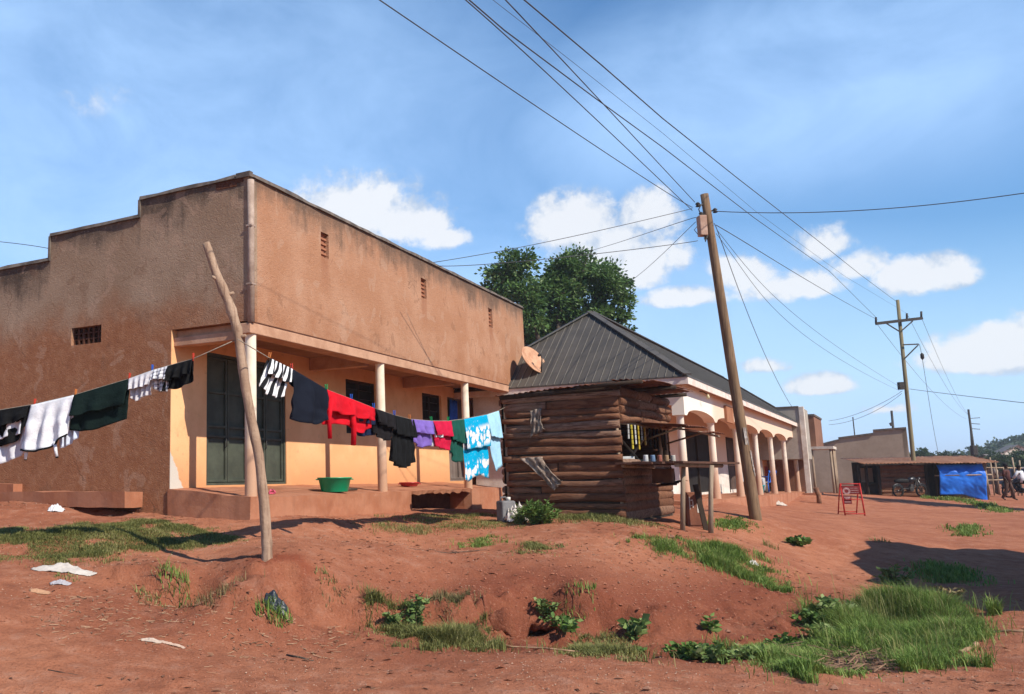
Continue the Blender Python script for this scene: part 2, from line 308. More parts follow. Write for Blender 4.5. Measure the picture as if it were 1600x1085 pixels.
def inpoly(x, y, P):
    c = np.zeros(len(x), bool); n = len(P)
    for i in range(n):
        a, b = P[i], P[(i+1)%n]; t = ((a[1] > y) != (b[1] > y)); c ^= t & (x < (b[0]-a[0])*(y-a[1])/((b[1]-a[1]) if b[1] != a[1] else 1e-9)+a[0])
    return c
def patchpts(poly_px, n, clump=.35, sc=2.5, seed=1, edge=.12):
    Pw = np.array([gpx(*q)[:2] for q in poly_px]); lo, hi = Pw.min(0)-.1, Pw.max(0)+.1; out = np.zeros((0,2))
    while len(out) < n:
        q = rng.uniform(lo, hi, (n*3,2)); j = q + edge*np.stack([fbm(q[:,0],q[:,1],3,3,seed),fbm(q[:,0],q[:,1],3,3,seed+9)],1)*4
        k = inpoly(j[:,0], j[:,1], Pw) & (fbm(q[:,0],q[:,1],sc,3,seed+3)+.5 > clump*rng.uniform(.5,1.6,len(q))); ed = segdist(q[:,0],q[:,1],np.vstack([Pw,Pw[:1]])); k &= rng.random(len(q)) < .12+ed/.22; q = q[k]
        out = np.vstack([out, q]); 
        if len(q) == 0: break
    out = out[:n]; k = rng.random(len(out)) < .16; out[k] += rng.normal(0,.13 if edge > .1 else .1,(k.sum(),2))*np.array([1.3,1]); return np.stack([out[:,0], out[:,1], gz(out[:,0],out[:,1])-.004], 1)
def grass(name, label, poly, n, h, mat, w=.005, lean=.7, clump=.35, sc=2.5, seed=1, edge=.12, fade=.18, dry=.55):
    P = patchpts(poly, n, clump, sc, seed, edge); Pw = np.array([gpx(*q)[:2] for q in poly]); ed = segdist(P[:,0],P[:,1],np.vstack([Pw,Pw[:1]])); hs = h*(.45+.55*np.clip(ed/fade,0,1))*np.clip(1+1.3*fbm(P[:,0],P[:,1],1.7,3,seed+21),.4,1.6); V, F3, tn = blades(P, hs, w, lean); tn = np.clip(tn*.8+.12+np.repeat(dry*fbm(P[:,0],P[:,1],1.9,3,seed+33),5),0,1)
    o = tag(obj(name, mkmesh(name, V, F3, mat, attr={'tint': tn})), label, 'grass', None, 'stuff'); return o
def leaves(P, D, size, asp=.5, tint=None):   # pointed folded leaves at P, axis D
    n = len(P); D = D/np.maximum(np.linalg.norm(D,axis=1,keepdims=True),1e-6); r = rng.normal(size=(n,3)); s = np.cross(D, r); s /= np.maximum(np.linalg.norm(s,axis=1,keepdims=True),1e-6)
    nn = np.cross(s, D); L = (size*(.6+.8*rng.random(n)))[:,None]; W = L*asp
    V = np.stack([P, P+D*L*.5+s*W*.5+nn*L*.1, P+D*L, P+D*L*.5-s*W*.5+nn*L*.1],1).reshape(-1,3); k = np.arange(n)*4
    F3 = np.concatenate([np.stack([k,k+1,k+2],1),np.stack([k,k+2,k+3],1)]); return V, F3, np.repeat(rng.random(n) if tint is None else tint, 4)
def weed(px, py, h, n, spread, size, label, name='weed', mat=None, group=None, cat='plant', at=None, leafn=16, upr=.4, asp=.55):
    p0 = gpx(px, py) if at is None else np.array(at); root = thing(name, label, cat, (p0[0],p0[1],p0[2]-.01), 0, group)
    st = MB(); Ps = []; Ds = []
    for i in range(n):
        a = random.uniform(0,2*math.pi); e = spread*math.sqrt(random.random()); hh = h*random.uniform(.5,1)*(1-.35*e/max(spread,.01)); b = (math.cos(a)*e*.3, math.sin(a)*e*.3, 0); t = (math.cos(a)*e, math.sin(a)*e, hh)
        m = ((b[0]+t[0])/2*.8, (b[1]+t[1])/2*.8, hh*.6); b = (b[0], b[1], g1(p0[0]+b[0], p0[1]+b[1])-p0[2]-.02)
        st.tube([b,m,t], [size*.09+.001,size*.07,size*.04], 5, False)
        for k in range(leafn):
            u = .15+.85*random.random(); q = np.array(b)*(1-u)**2+2*np.array(m)*u*(1-u)+np.array(t)*u*u; Ps.append(q); a2 = random.uniform(0,6.28); Ds.append((math.cos(a2),math.sin(a2),random.uniform(-.3,upr+.4)))
    V, F3, tn = leaves(np.array(Ps), np.array(Ds), size, asp)
    st.build('stem', M_stem, root); obj('foliage', mkmesh('foliage', V, F3, mat or M_leaf, attr={'tint': tn}), root); return root
def tree(name, label, base, lobes, nl, size, trunk, group=None, mat=None, fill=.55):
    root = thing(name, label, 'tree', base, 0, group); tb = MB(); top = Vector(lobes[0][0]); z0 = trunk[1]
    tb.tube([(0,0,-.3),(random.uniform(-.1,.1),random.uniform(-.1,.1),z0*.5),(0,0,z0)], [trunk[0]*1.25,trunk[0],trunk[0]*.75], 10)
    Ps = []; Ds = []; tn = []; tot = sum(r[0]*r[1]*r[2] for _, r in lobes)
    for c, r in lobes:
        c = np.array(c); tb.tube([(0,0,z0*.8), tuple(np.array([0,0,z0])*.45+c*.55+rng.normal(0,.1,3)*r[0]), tuple(c+np.array([0,0,r[2]*.3]))], [trunk[0]*.6,trunk[0]*.4,trunk[0]*.12], 7)
        k = max(int(nl*r[0]*r[1]*r[2]/tot/60), 4)
        for i in range(k):      # leaf clusters on limbs, mostly in the outer shell
            d = rng.normal(size=3); d /= np.linalg.norm(d); q = c + d*np.array(r)*(rng.uniform(fill,1.05)+.22*max(0,rng.normal())); m = 60
            if i % 3 == 0: tb.tube([tuple(c+rng.normal(0,.1,3)*r), tuple(q)], [trunk[0]*.14,trunk[0]*.04], 5, False)
            cs = min(r)*rng.uniform(.12,.24); x = q + rng.normal(size=(m,3))*cs*np.array([1,1,.7]); Ps.append(x); o = x-q+d*cs*.8; o[:,2] -= cs*.3; Ds.append(o + rng.normal(size=(m,3))*cs*.5); tn.append(np.clip(rng.random()*.6+rng.random(m)*.5,0,1))
    V, F3, t4 = leaves(np.vstack(Ps), np.vstack(Ds), size, .55, np.concatenate(tn))
    tb.build('trunk', M_bark, root); obj('crown', mkmesh('crown', V, F3, mat or M_tree, attr={'tint': t4}), root); return root
# ------------------------------------------------------------------ main shop building (local x along the street front, y into the building, z = world height)
def plaster_up(t, tc, g, p):        # weathered render: grey-brown above, red dust splash below, mould running down from the coping
    o = tc['Object']; uv = t.xyz(tc['UV']); z = t.xyz(o)[2]
    n1 = t.noise(o, .9, 5, .6); n2 = t.noise(o, 5, 5, .65); n3 = t.noise(o, 42, 3, .7); st = t.noise(t.vmap(o,(3.2,3.2,.45)), 1.6, 5, .65)
    v = uv[1]                                   # metres below the coping (negative)
    col = t.mix(t.ramp(n1,.35,.65), (.38,.186,.104), (.45,.245,.15))
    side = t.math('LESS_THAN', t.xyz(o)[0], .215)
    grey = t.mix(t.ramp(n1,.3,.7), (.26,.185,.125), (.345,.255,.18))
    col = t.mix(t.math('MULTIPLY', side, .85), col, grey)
    ref = t.math('ADD', 4.1, t.math('MULTIPLY', side, .12))
    low = t.ramp(t.math('ADD', t.math('SUBTRACT', z, ref), t.math('MULTIPLY', t.math('SUBTRACT', n1, .5), 1.6)), .55, -.4)
    red = t.mix(t.ramp(n2,.3,.7), (.265,.102,.047), (.335,.148,.074))
    col = t.mix(t.math('MULTIPLY', low, t.math('ADD', .5, t.math('MULTIPLY', side, .45))), col, red)
    drip = t.math('MULTIPLY', t.ramp(t.math('ADD', t.math('ADD', v, t.math('MULTIPLY', st, 1.15)), t.math('MULTIPLY', t.math('SUBTRACT', n1, .5), 2.6)), -.05, .85), t.math('ADD', .78, t.math('MULTIPLY', side, .2)))
    col = t.mix(drip, col, (.075,.055,.042)); col = t.mix(t.math('MULTIPLY', t.ramp(v,-.22,0), .45), col, (.10,.075,.06))
    col = t.mix(t.math('MULTIPLY', t.ramp(n2,.55,.75), .35), col, (.40,.24,.16)); col = t.mix(t.math('MULTIPLY', t.ramp(n3,.52,.72), .5), col, (.16,.085,.05)); n5 = t.noise(o, 17, 5, .7); col = t.mix(t.math('MULTIPLY', t.ramp(n5,.52,.74), .3), col, (.22,.12,.075)); col = t.mix(t.math('MULTIPLY', t.ramp(n5,.46,.3), .35), col, (.47,.30,.21))
    for xc, zb in ((2.28,5.39),(6.46,5.37),(10.54,5.31)):
        mk = t.math('MULTIPLY', t.ramp(t.math('ABSOLUTE', t.math('SUBTRACT', t.xyz(o)[0], xc)), .2, .06), t.math('MULTIPLY', t.ramp(z, zb-.75, zb-.02), t.math('LESS_THAN', z, zb))); col = t.mix(t.math('MULTIPLY', mk, t.math('MULTIPLY', st, .9)), col, (.25,.085,.04))
    pt = t.ramp(t.noise(o, 1.9, 3, .5, .8), .60, .625); col = t.mix(t.math('MULTIPLY', pt, .28), col, (.46,.30,.21)); pt2 = t.ramp(t.noise(t.vmap(o,(1,1,1),(7,3,1)), 2.6, 4, .55, .5), .63, .66); col = t.mix(t.math('MULTIPLY', pt2, .3), col, (.17,.085,.05))
    vo = t.new('ShaderNodeTexVoronoi', feature='DISTANCE_TO_EDGE'); vo.inputs['Scale'].default_value = .55; dv = t.new('ShaderNodeVectorMath', operation='ADD'); nv = t.new('ShaderNodeTexNoise'); nv.inputs['Scale'].default_value = 2.2; nv.inputs['Detail'].default_value = 5; t.link(o, nv.inputs['Vector']); t.link(o, dv.inputs[0]); t.link(nv.outputs['Color'], dv.inputs[1]); t.link(dv.outputs[0], vo.inputs['Vector'])
    crack = t.math('MULTIPLY', t.ramp(vo.outputs['Distance'], .010, .002), t.ramp(n1, .5, .62)); col = t.mix(t.math('MULTIPLY', crack, .55), col, (.12,.065,.04))
    return col, t.math('ADD', t.math('ADD', n3, n5), t.math('MULTIPLY', n2, .7)), .8, .016
M_pl = material('weathered_plaster', plaster_up, .95, .1)
def cream(t, tc, g, p):             # peach painted veranda wall with a dirty foot
    o = tc['Object']; z = t.xyz(o)[2]; n1 = t.noise(o, 1.6, 5, .6); n2 = t.noise(o, 9, 5, .7); n3 = t.noise(o, 60, 2, .6)
    col = t.mix(t.ramp(n1,.35,.65), (.80,.46,.23), (.71,.375,.175))
    low = t.ramp(t.math('ADD', z, t.math('MULTIPLY', t.math('SUBTRACT', n1, .5), 1.1)), 2.2, 1.45); col = t.mix(t.math('MULTIPLY', low, .6), col, (.47,.19,.08))
    col = t.mix(t.math('MULTIPLY', t.ramp(n2,.58,.72), .4), col, (.33,.19,.11))
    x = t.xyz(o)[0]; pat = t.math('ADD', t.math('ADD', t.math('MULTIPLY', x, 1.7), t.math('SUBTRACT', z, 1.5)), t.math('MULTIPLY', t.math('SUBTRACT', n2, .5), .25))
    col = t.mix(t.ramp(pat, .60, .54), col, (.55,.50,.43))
    return col, t.math('ADD', n3, n2), .3, .006
M_cream = material('peach_wall_paint', cream, .85, .15)
def pillm(zf, ca, cb_):
    def b(t, tc, g, p):
        o = tc['Object']; z = t.xyz(o)[2]; n1 = t.noise(o, 4, 5, .6); n2 = t.noise(o, 30, 4, .7)
        col = t.mix(t.ramp(n1,.35,.7), ca, cb_); low = t.ramp(t.math('ADD', z, t.math('MULTIPLY', t.math('SUBTRACT', n1, .5), 1.3)), zf+1.5, zf+.3)
        col = t.mix(t.math('MULTIPLY', low, .8), col, (.42,.20,.11)); col = t.mix(t.math('MULTIPLY', t.ramp(n2,.6,.75), .4), col, (.25,.15,.09)); return col, n2, .3, .005
    return b
M_pil = material('pillar_paint', pillm(1.4, (.82,.71,.55), (.74,.58,.42)), .8, .15)
M_beam = simple('beam_plaster', (.52,.30,.19), (.40,.21,.125), 3, bump=.4)
M_cap = simple('cement_coping', (.17,.135,.11), (.08,.065,.055), 5, bump=.5)
def platm(t, tc, g, p):
    o = tc['Object']; n1 = t.noise(o, 1.5, 5, .65); n2 = t.noise(o, 14, 4, .7); st = t.noise(t.vmap(o,(6,6,.6)), 1.2, 4, .6)
    col = t.mix(t.ramp(n1,.35,.65), (.40,.18,.105), (.32,.125,.067)); col = t.mix(t.math('MULTIPLY', t.ramp(st,.5,.7), .4), col, (.27,.12,.07)); col = t.mix(t.math('MULTIPLY', t.ramp(n2,.6,.75), .4), col, (.5,.29,.19)); return col, n2, .5, .012
M_plat = material('mud_cement', platm, .95, .1)
M_mudbrick = simple('bare_mud', (.13,.052,.028), (.08,.03,.017), 6, bump=.9, dist=.03)
M_door = simple('green_steel', (.075,.085,.062), (.05,.056,.042), 3, rough=.6, bump=.15)
M_dark = simple('dark_room', (.02,.017,.015), (.012,.01,.009), 4)  # near-black colour standing in for unlit interiors behind window openings
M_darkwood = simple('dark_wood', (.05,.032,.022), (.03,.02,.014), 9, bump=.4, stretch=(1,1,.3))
M_pipe = simple('drain_pipe_paint', (.44,.33,.26), (.30,.21,.16), 5, rough=.6)
M_iron = simple('dark_iron', (.05,.045,.042), (.03,.025,.022), 8, rough=.55)
Z0 = .9
B = thing('shop_building', 'long flat-roofed brown plastered shop building with stepped parapet and pillared veranda', 'building', (C1[0],C1[1],Z0), ANG1)
def bp(mb, name, mat, parent=None, **k): return mb.build(name, mat, parent or B, loc=(0,0,-Z0) if parent is None else (0,0,0), **k)
rmap = lambda u, v, t: (u, t, v); lmap = lambda u, v, t: (t, u, v)
vents = [(2.15,2.42,5.39,5.83),(6.32,6.6,5.37,5.8),(10.4,10.68,5.31,5.79)]
bp(MB().holed([0,13.15],[3.96,6.2],0,.2,vents,rmap,6.2), 'front_parapet', M_pl)
sw = MB()
sw.holed([.2,1.5],[3.96,6.2],0,.2,[],lmap,6.2); sw.holed([1.5,2.17],[.7,6.2],0,.2,[],lmap,6.2)
sw.holed([2.17,4.25],[.7,5.9],0,.2,[(3.0,3.69,3.9,4.2)],lmap,5.9); sw.holed([4.25,10],[.7,5.46],0,.2,[],lmap,5.46)
bp(sw, 'side_wall', M_pl)
cap = MB()
def capline(mb, pts, w, h, axis):            # rough hand-laid coping, slightly wavy
    for (u0, u1, z) in pts:
        n = max(2, int((u1-u0)/.35)); us = np.linspace(u0, u1, n+1); V = []; 
        for u in us:
            j = [random.uniform(-.012,.012) for _ in range(4)]; q = [(-.035+j[0], z), (w+j[1], z), (w-.02+j[2], z+h+j[3]), (-.015+j[2], z+h+j[1])]
            V += [(u,a,b) if axis == 'x' else (a,u,b) for a, b in q]
        Fc = [(4*i+k,4*i+(k+1)%4,4*i+4+(k+1)%4,4*i+4+k) for i in range(n) for k in range(4)] + [(0,3,2,1), tuple(4*n+k for k in range(4))]; mb.add(V, Fc)
capline(cap, [(-.03,13.18,6.2)], .24, .065, 'x'); capline(cap, [(.25,2.2,6.2),(2.2,4.28,5.9),(4.28,10,5.46)], .24, .06, 'y')
cap.box((-.03,2.172,5.9),(.2,2.215,6.2)); cap.box((-.03,4.252,5.46),(.2,4.295,5.9)); cap.box((-.04,-.04,6.19),(.05,.22,6.27))
bp(cap, 'coping', M_cap, weld=True)
# the knocked-off patch at the corner
bp(MB().box((-.012,.22,6.08),(.0,.62,6.2)).box((-.01,.1,6.13),(0,.25,6.2)), 'broken_patch', M_mudbrick, bevel=.01)
for i, (a,b,c,d) in enumerate(vents):        # pierced clay vent blocks
    fr = bp(MB().box((a,.12,c),(b,.16,d)), 'vent', M_mudbrick); g = MB(); n = 5
    for k in range(n+1): zz = c+(d-c)*k/n; g.box((a,.05,zz-.018 if k else zz),(b,.12,zz+.018 if k < n else zz))
    for k in range(n): 
        zz = c+(d-c)*(k+.5)/n; g.beam((a,.085,zz-.04),(b,.085,zz+.04),.06,.02,(0,1,0))
    g.build('grille', M_plat, fr)
fr = bp(MB().box((.12,3.0,3.9),(.16,3.69,4.2)), 'vent', M_mudbrick); g = MB()
for k in range(7): g.box((.06,3.0+.69*k/6-.018,3.9),(.12,3.0+.69*k/6+.018,4.2))
for k in range(4): g.box((.065,3.0,3.9+.3*k/3-.012),(.115,3.69,3.9+.3*k/3+.012))
g.build('grille', M_mudbrick, fr)
bm_ = MB().box((-.02,-.035,3.765),(13.22,.28,3.925)); bp(bm_, 'front_beam', M_beam, bevel=.012)
bp(MB().box((.05,.0,3.925),(13.1,.19,3.96)), 'beam_gap_shadow', M_mudbrick)  # dark strip coloured as the shadow line in the gap above the beam
bp(MB().box((.06,.28,3.70),(.26,1.5,3.84)).box((.14,.282,3.84),(.27,1.5,3.96)), 'side_beam', M_beam, bevel=.01)
bp(MB().box((.2,.2,3.965),(13.0,9,4.05)), 'veranda_ceiling', simple('ceiling_plaster', (.33,.19,.11), (.25,.13,.07), 2))
for x in (4.28, 8.55, 12.8): bp(MB().box((x-.1,.28,3.72),(x+.1,1.49,3.964)), 'cross_beam', M_beam)
for x in (.14,4.43,8.77,12.9):
    h = .088; pr = [(h*1.04,1.33),(h*1.02,1.6),(h,2.4),(h*.98,3.3),(h*.97,3.72),(h*1.02,3.765)]
    bp(MB().lathe(pr, (x,.075,0), 22), 'pillar', M_pil)
bp(MB().tube([(.02,-.02,3.93),(.015,-.025,5.2),(.02,-.02,6.14)], [.054,.052,.054], 12).box((-.04,-.075,5.4),(.08,.03,5.425)).box((-.04,-.075,4.5),(.08,.03,4.525)), 'drainpipe', M_pipe)
holes = [(.92,3.33,1.53,3.72),(5.66,7.08,2.55,3.70),(9.55,10.75,2.45,3.70),(11.15,12.7,1.52,3.70)]
bp(MB().holed([0.2,13.15],[.8,3.965],1.5,1.7,holes,rmap,3.96).box((.003,1.49,.8),(.2,1.4995,3.965)), 'veranda_wall', M_cream)
bp(MB().box((12.95,.2,.7),(13.15,9.9,6.19)).box((.2,9.8,.7),(12.95,9.9,5.4)).box((.2,1.72,.7),(12.94,9.79,1.4)), 'rear_wall', M_pl)
bp(MB().box((.2,.22,5.2),(12.94,9.79,5.3)), 'roof_slab', M_cap)
def door(x0, x1, z0, z1, n, name='door', rows=(.0,.36,.44,.72,1.0), mat=M_door):
    d = bp(MB().box((x0,1.58,z0),(x1,1.61,z1)), name, mat); fr = MB(); w = (x1-x0)/n; t = .05
    fr.box((x0,1.52,z0),(x0+t,1.58,z1)).box((x1-t,1.52,z0),(x1,1.58,z1)).box((x0+t,1.52,z1-t),(x1-t,1.58,z1)).box((x0+t,1.52,z0),(x1-t,1.58,z0+.04))
    fr.build('frame', mat, d); lf = MB()
    for i in range(n):
        a, b = x0+t+(x1-x0-2*t)*i/n+.008, x0+t+(x1-x0-2*t)*(i+1)/n-.008
        lf.box((a,1.54,z0+.05),(a+.045,1.578,z1-t-.01)).box((b-.045,1.54,z0+.05),(b,1.578,z1-t-.01))
        for r in rows: zz = z0+.05+(z1-z0-.15)*r; lf.box((a+.045,1.542,zz),(b-.045,1.577,zz+.04))
    lf.build('leaf', mat, d, bevel=.004)
    for i in range(1, n, 2): xx = x0+(x1-x0)*i/n; MB().tube([(xx-.05,1.535,z0+.62),(xx-.05,1.505,z0+.64),(xx-.05,1.505,z0+.76),(xx-.05,1.535,z0+.78)], .009, 6).build('handle', M_iron, d)
    return d
door(.92,3.33,1.53,3.72,4)
door(11.15,12.7,1.52,3.70,2, mat=simple('grey_door_wood', (.20,.16,.14), (.13,.10,.085), 5, bump=.3, stretch=(1,1,.2)))
for a,b,c,d in holes[1:3]:
    w = bp(MB().box((a,1.64,c),(b,1.67,d)), 'window', M_dark); f = MB()
    f.box((a,1.56,c),(a+.06,1.64,d)).box((b-.06,1.56,c),(b,1.64,d)).box((a+.06,1.56,d-.06),(b-.06,1.64,d)).box((a+.06,1.56,c),(b-.06,1.64,c+.06)).box(((a+b)/2-.03,1.57,c+.06),((a+b)/2+.03,1.64,d-.06))
    f.build('frame', M_darkwood, w); br = MB()
    for k in range(1, 6): zz = c+(d-c)*k/6; br.tube([(a+.06,1.6,zz),(b-.06,1.6,zz)], .008, 5)
    br.build('window_bar', M_iron, w)
# raised floor with a broken front edge; a dark-backed recess in its face between two stretches
def rough(mb, amp=.012, sub=.16):
    bm = bmesh.new(); me = mkmesh('tmp', mb.v, mb.f, []); bm.from_mesh(me); bpy.data.meshes.remove(me); bmesh.ops.remove_doubles(bm, verts=bm.verts, dist=1e-4)
    for _ in range(8):
        ed = [e for e in bm.edges if e.calc_length() > sub*1.8]
        if not ed: break
        bmesh.ops.subdivide_edges(bm, edges=ed, cuts=1, use_grid_fill=True)
    bmesh.ops.triangulate(bm, faces=[f for f in bm.faces if len(f.verts) > 4])
    for v in bm.verts:
        c = v.co; n = mnoise.noise_vector(c*2.2)*amp*1.3 + mnoise.noise_vector(c*9)*amp; v.co = c + n
    m = MB(); bm.verts.index_update(); m.v = [tuple(v.co) for v in bm.verts]; m.f = [tuple(l.index for l in f.verts) for f in bm.faces]; m.sm = [False]*len(m.f); m.uv = [(0,0)]*len(m.v); bm.free(); return m
def slope(mb, x0, x1, y0, y1, zb, zf, zk): return mb.add([(x0,y0,zb),(x1,y0,zb),(x1,y1,zb),(x0,y1,zb),(x0,y0,zf),(x1,y0,zf),(x1,y1,zk),(x0,y1,zk)], [(0,3,2,1),(4,5,6,7),(0,1,5,4),(1,2,6,5),(2,3,7,6),(3,0,4,7)])
pf = MB(); slope(pf, -.03,5.45,-.03,1.5,.55,1.355,1.50); slope(pf, 8.68,10.74,-.03,1.5,.55,1.345,1.50); slope(pf, 5.45,8.68,.55,1.5,.55,1.40,1.495)
pfl = bp(rough(pf, .012), 'veranda_floor', M_plat)
lip = MB(); xs = np.linspace(5.40,8.72,26); Vv = []
for x in xs: e = -.015+.03*random.random(); dz = random.uniform(.05,.1); Vv += [(x,e,1.36+random.uniform(-.012,.008)),(x,.6,1.41),(x,.6,1.3),(x,e+.02,1.36-dz)]
lip.add(Vv, [(4*i+k,4*i+(k+1)%4,4*i+4+(k+1)%4,4*i+4+k) for i in range(25) for k in range(4)]+[(0,3,2,1),(100,101,102,103)]); bp(lip, 'floor_edge', M_plat)
bp(MB().box((5.45,.5,.55),(8.68,.545,1.36)), 'recess_back', M_mudbrick)  # dark face closing the back of the recess
pl = MB(); slope(pl, -.42,-.005,2.02,10,1.22,1.455,1.475); slope(pl,-.40,-.005,3.75,10,.55,1.20,1.20)
bp(rough(pl, .016), 'side_plinth', M_plat)
pl2 = MB(); slope(pl2,-.2,-.006,4.75,10,1.40,1.60,1.62); bp(rough(pl2,.014), 'plinth_step', M_plat)
bp(rough(MB().box((-.09,2.0,.55),(-.006,3.77,1.21)), .03), 'eroded_foundation', M_mudbrick)
# ------------------------------------------------------------------ satellite dish on the far corner of the front
def dish(name, label, c, aim, rad, mount):
    root = thing(name, label, 'satellite dish', mount); c = Vector(tuple(c))-Vector(tuple(mount)); d = Vector(aim).normalized(); q = d.to_track_quat('Z','Y').to_matrix().to_4x4(); q.translation = c
    pr = [(rad*k/7, .22*rad*(k/7)**2) for k in range(8)]; mb = MB(); mb.lathe([(max(r,.002),z) for r,z in pr]+[(rad*1.01,.22*rad-.02)]+[(max(r,.002),z-.025) for r,z in pr[::-1]], n=32); mb.v = [tuple(q@Vector(v)) for v in mb.v]
    mb.build('reflector', simple('dish_paint', (.58,.33,.2), (.42,.2,.11), 4, rough=.6), root)
    a = MB(); f = q@Vector((0,0,rad*.8)); a.tube([q@Vector((0,-rad*.98,.2*rad)), q@Vector((0,-rad*.3,rad*.72)), f], .018, 8); a.tube([(0,0,0), c*.6, q@Vector((0,0,-.03))], .025, 8); a.build('arm', M_iron, root)
    MB().tube([f-d*.02, f+d*-.09], [.045,.03], 10).build('feed_horn', M_iron, root); return root
dm = C1 + R1*13.12 + np.array([0,0,4.25]); dish('satellite_dish', 'round rust-stained satellite dish bolted to the far corner of the brown building', onplane(831,565,C1+L1*-.5,-L1)*1.0, tuple(np.array([.55,-.68,.5])), .42, dm)
# ------------------------------------------------------------------ arcaded row house with hip roof (local x along its front, y into the building)
Z1 = .75
G = thing('row_house', 'peach arcaded row house with white arches and dark ribbed hip roof behind the timber kiosk', 'house', (C2[0],C2[1],Z1), ANG2)
def gp(mb, name, mat, parent=None, **k): return mb.build(name, mat, parent or G, loc=(0,0,-Z1) if parent is None else (0,0,0), **k)
M_roof = simple('charcoal_roof_sheet', (.085,.074,.062), (.066,.058,.049), 1.5, rough=.55, spec=.35, bump=.1)
def peach(t, tc, g, p):
    o = tc['Object']; x = t.xyz(o); n1 = t.noise(o, 1.2, 5, .6); n2 = t.noise(o, 12, 4, .7)
    wh = t.ramp(t.math('ADD', x[0], t.math('MULTIPLY', t.math('SUBTRACT', n1, .5), 1.2)), -.6, .3)
    col = t.mix(wh, (.78,.72,.62), (.70,.53,.40)); low = t.ramp(t.math('ADD', x[2], t.math('MULTIPLY', t.math('SUBTRACT', n1, .5), .8)), 1.5, .95)
    col = t.mix(t.math('MULTIPLY', low, .85), col, (.45,.20,.10)); col = t.mix(t.math('MULTIPLY', t.ramp(n2,.6,.75), .25), col, (.4,.25,.17)); return col, n2, .25, .005
M_peach = material('peach_arcade_paint', peach, .85, .15)
M_colm = material('column_limewash', pillm(.95, (.76,.68,.57), (.70,.57,.44)), .8, .15)
M_white = simple('white_limewash', (.70,.66,.60), (.60,.53,.45), 3, bump=.25)
M_fascia = simple('fascia_board', (.74,.64,.56), (.64,.50,.42), 4, bump=.2)
M_greywall = simple('grey_dado_paint', (.42,.41,.42), (.34,.33,.34), 3, bump=.2)
e0, e1, of, zt = -4.5, 22.75, .35, 3.87; W = 6.0; yb = W-of; xa, xb = e0+W/2, e1-W/2; zp = 6.13; ym = W/2-of
A_, Bn, Cn, Dn, Pa, Pb = (e0,-of,zt),(e1,-of,zt),(e1,yb,zt),(e0,yb,zt),(xa,ym,zp),(xb,ym,zp)
rf = MB(); th = (0,0,-.03)
for poly in ([A_,Bn,Pb,Pa],[Bn,Cn,Pb],[Cn,Dn,Pa,Pb],[Dn,A_,Pa]): rf.prism(poly, th)
rbm = MB()
def rib(p, q, r=.006): p = Vector(p); q = Vector(q); rbm.beam(p+Vector((0,0,.008)), q+Vector((0,0,.008)), r*2.4, r*1.8)
k = .12
while k < W-.05:                      # ribs on the end slope, then on the street slope
    y = -of+k; t = min(k, W-k)/(W/2); rib((e0-.02,y,zt), (e0+(xa-e0)*t, y, zt+(zp-zt)*t)); k += .19+random.uniform(-.008,.008)
k = .15
while k < e1-e0-.1:
    x = e0+k; t = min(1, min(k, e1-e0-k)/(W/2)); rib((x,-of-.02,zt), (x, -of+(W/2)*t, zt+(zp-zt)*t)); k += .21
ro = gp(rf, 'roof', M_roof); rbm.build('sheet_rib', simple('roof_rib_edge', (.19,.17,.14), (.145,.13,.11), 3, rough=.5, spec=.35), ro); rc = MB()
for a, b in ((A_,Pa),(Dn,Pa),(Bn,Pb),(Cn,Pb),(Pa,Pb)): rc.beam(Vector(a)+Vector((0,0,.035)), Vector(b)+Vector((0,0,.035)), .2, .03)
rc.build('ridge_cap', M_roof, ro)
fb = MB(); fb.box((e0+.02,-of+.005,zt-.19),(e1-.02,-of+.03,zt-.03)); fb.box((e0+.02,-of+.03,zt-.19),(e0+.045,yb,zt-.03)); fb.box((e1-.045,-of+.03,zt-.19),(e1-.02,yb,zt-.03))
gp(fb, 'fascia', M_fascia)
gp(MB().box((e0+.05,-of+.032,zt-.13),(e1-.05,yb-.05,zt-.1)), 'soffit', simple('soffit_board', (.50,.33,.25), (.42,.26,.19), 2))
# arcade: columns and arches
cx = [-3.85,.1,4.25,8.4,12.5,16.85,21.2]; zs = 3.0; ztop = zt-.13
ar = MB(); D0, D1 = -.12, .16
for a, b in zip(cx[:-1], cx[1:]):
    n = 16; a2, b2 = a+.12, b-.12; us = [a]+[a2+(b2-a2)*i/n for i in range(n+1)]+[b]
    zz = [zs]+[zs+.20*max(0,1-abs(2*(i/n)-1)**2)**.5 for i in range(n+1)]+[zs]
    for i in range(len(us)-1):
        u0,u1,z0,z1 = us[i],us[i+1],zz[i],zz[i+1]
        ar.add([(u0,D0,z0),(u1,D0,z1),(u1,D0,ztop),(u0,D0,ztop),(u0,D1,z0),(u1,D1,z1),(u1,D1,ztop),(u0,D1,ztop)], [(0,1,2,3),(5,4,7,6),(0,4,5,1)])
ar.box((cx[0]-.14,D0,zs),(cx[0],D1,ztop)); ar.box((cx[-1],D0,zs),(cx[-1]+.14,D1,ztop))
ar.box((cx[0]-.14,D1,zs+.25),(cx[0]+.1,1.55,ztop)); gp(ar, 'arcade_wall', M_peach)
for x in cx:
    zf = 1.02-.009*(x-0); gp(MB().lathe([(.12,zf-.5),(.118,zf),(.096,zf+.4),(.089,2.4),(.086,zs-.05),(.11,zs),(.11,zs+.02)], (x,.02,0), 18), 'column', M_colm)
wl = MB().holed([-3.9,21.4],[.5,1.95],1.55,1.7,[(3.9,9.0,1.0,1.95),(12.2,14.4,1.0,1.95)],rmap,1.95); gp(wl, 'dado_wall', M_white)
wl = MB().holed([-3.9,21.4],[1.95,ztop],1.555,1.7,[(3.9,9.0,1.96,3.05),(12.2,14.4,1.96,3.05)],rmap,3); gp(wl, 'shop_wall', M_peach)
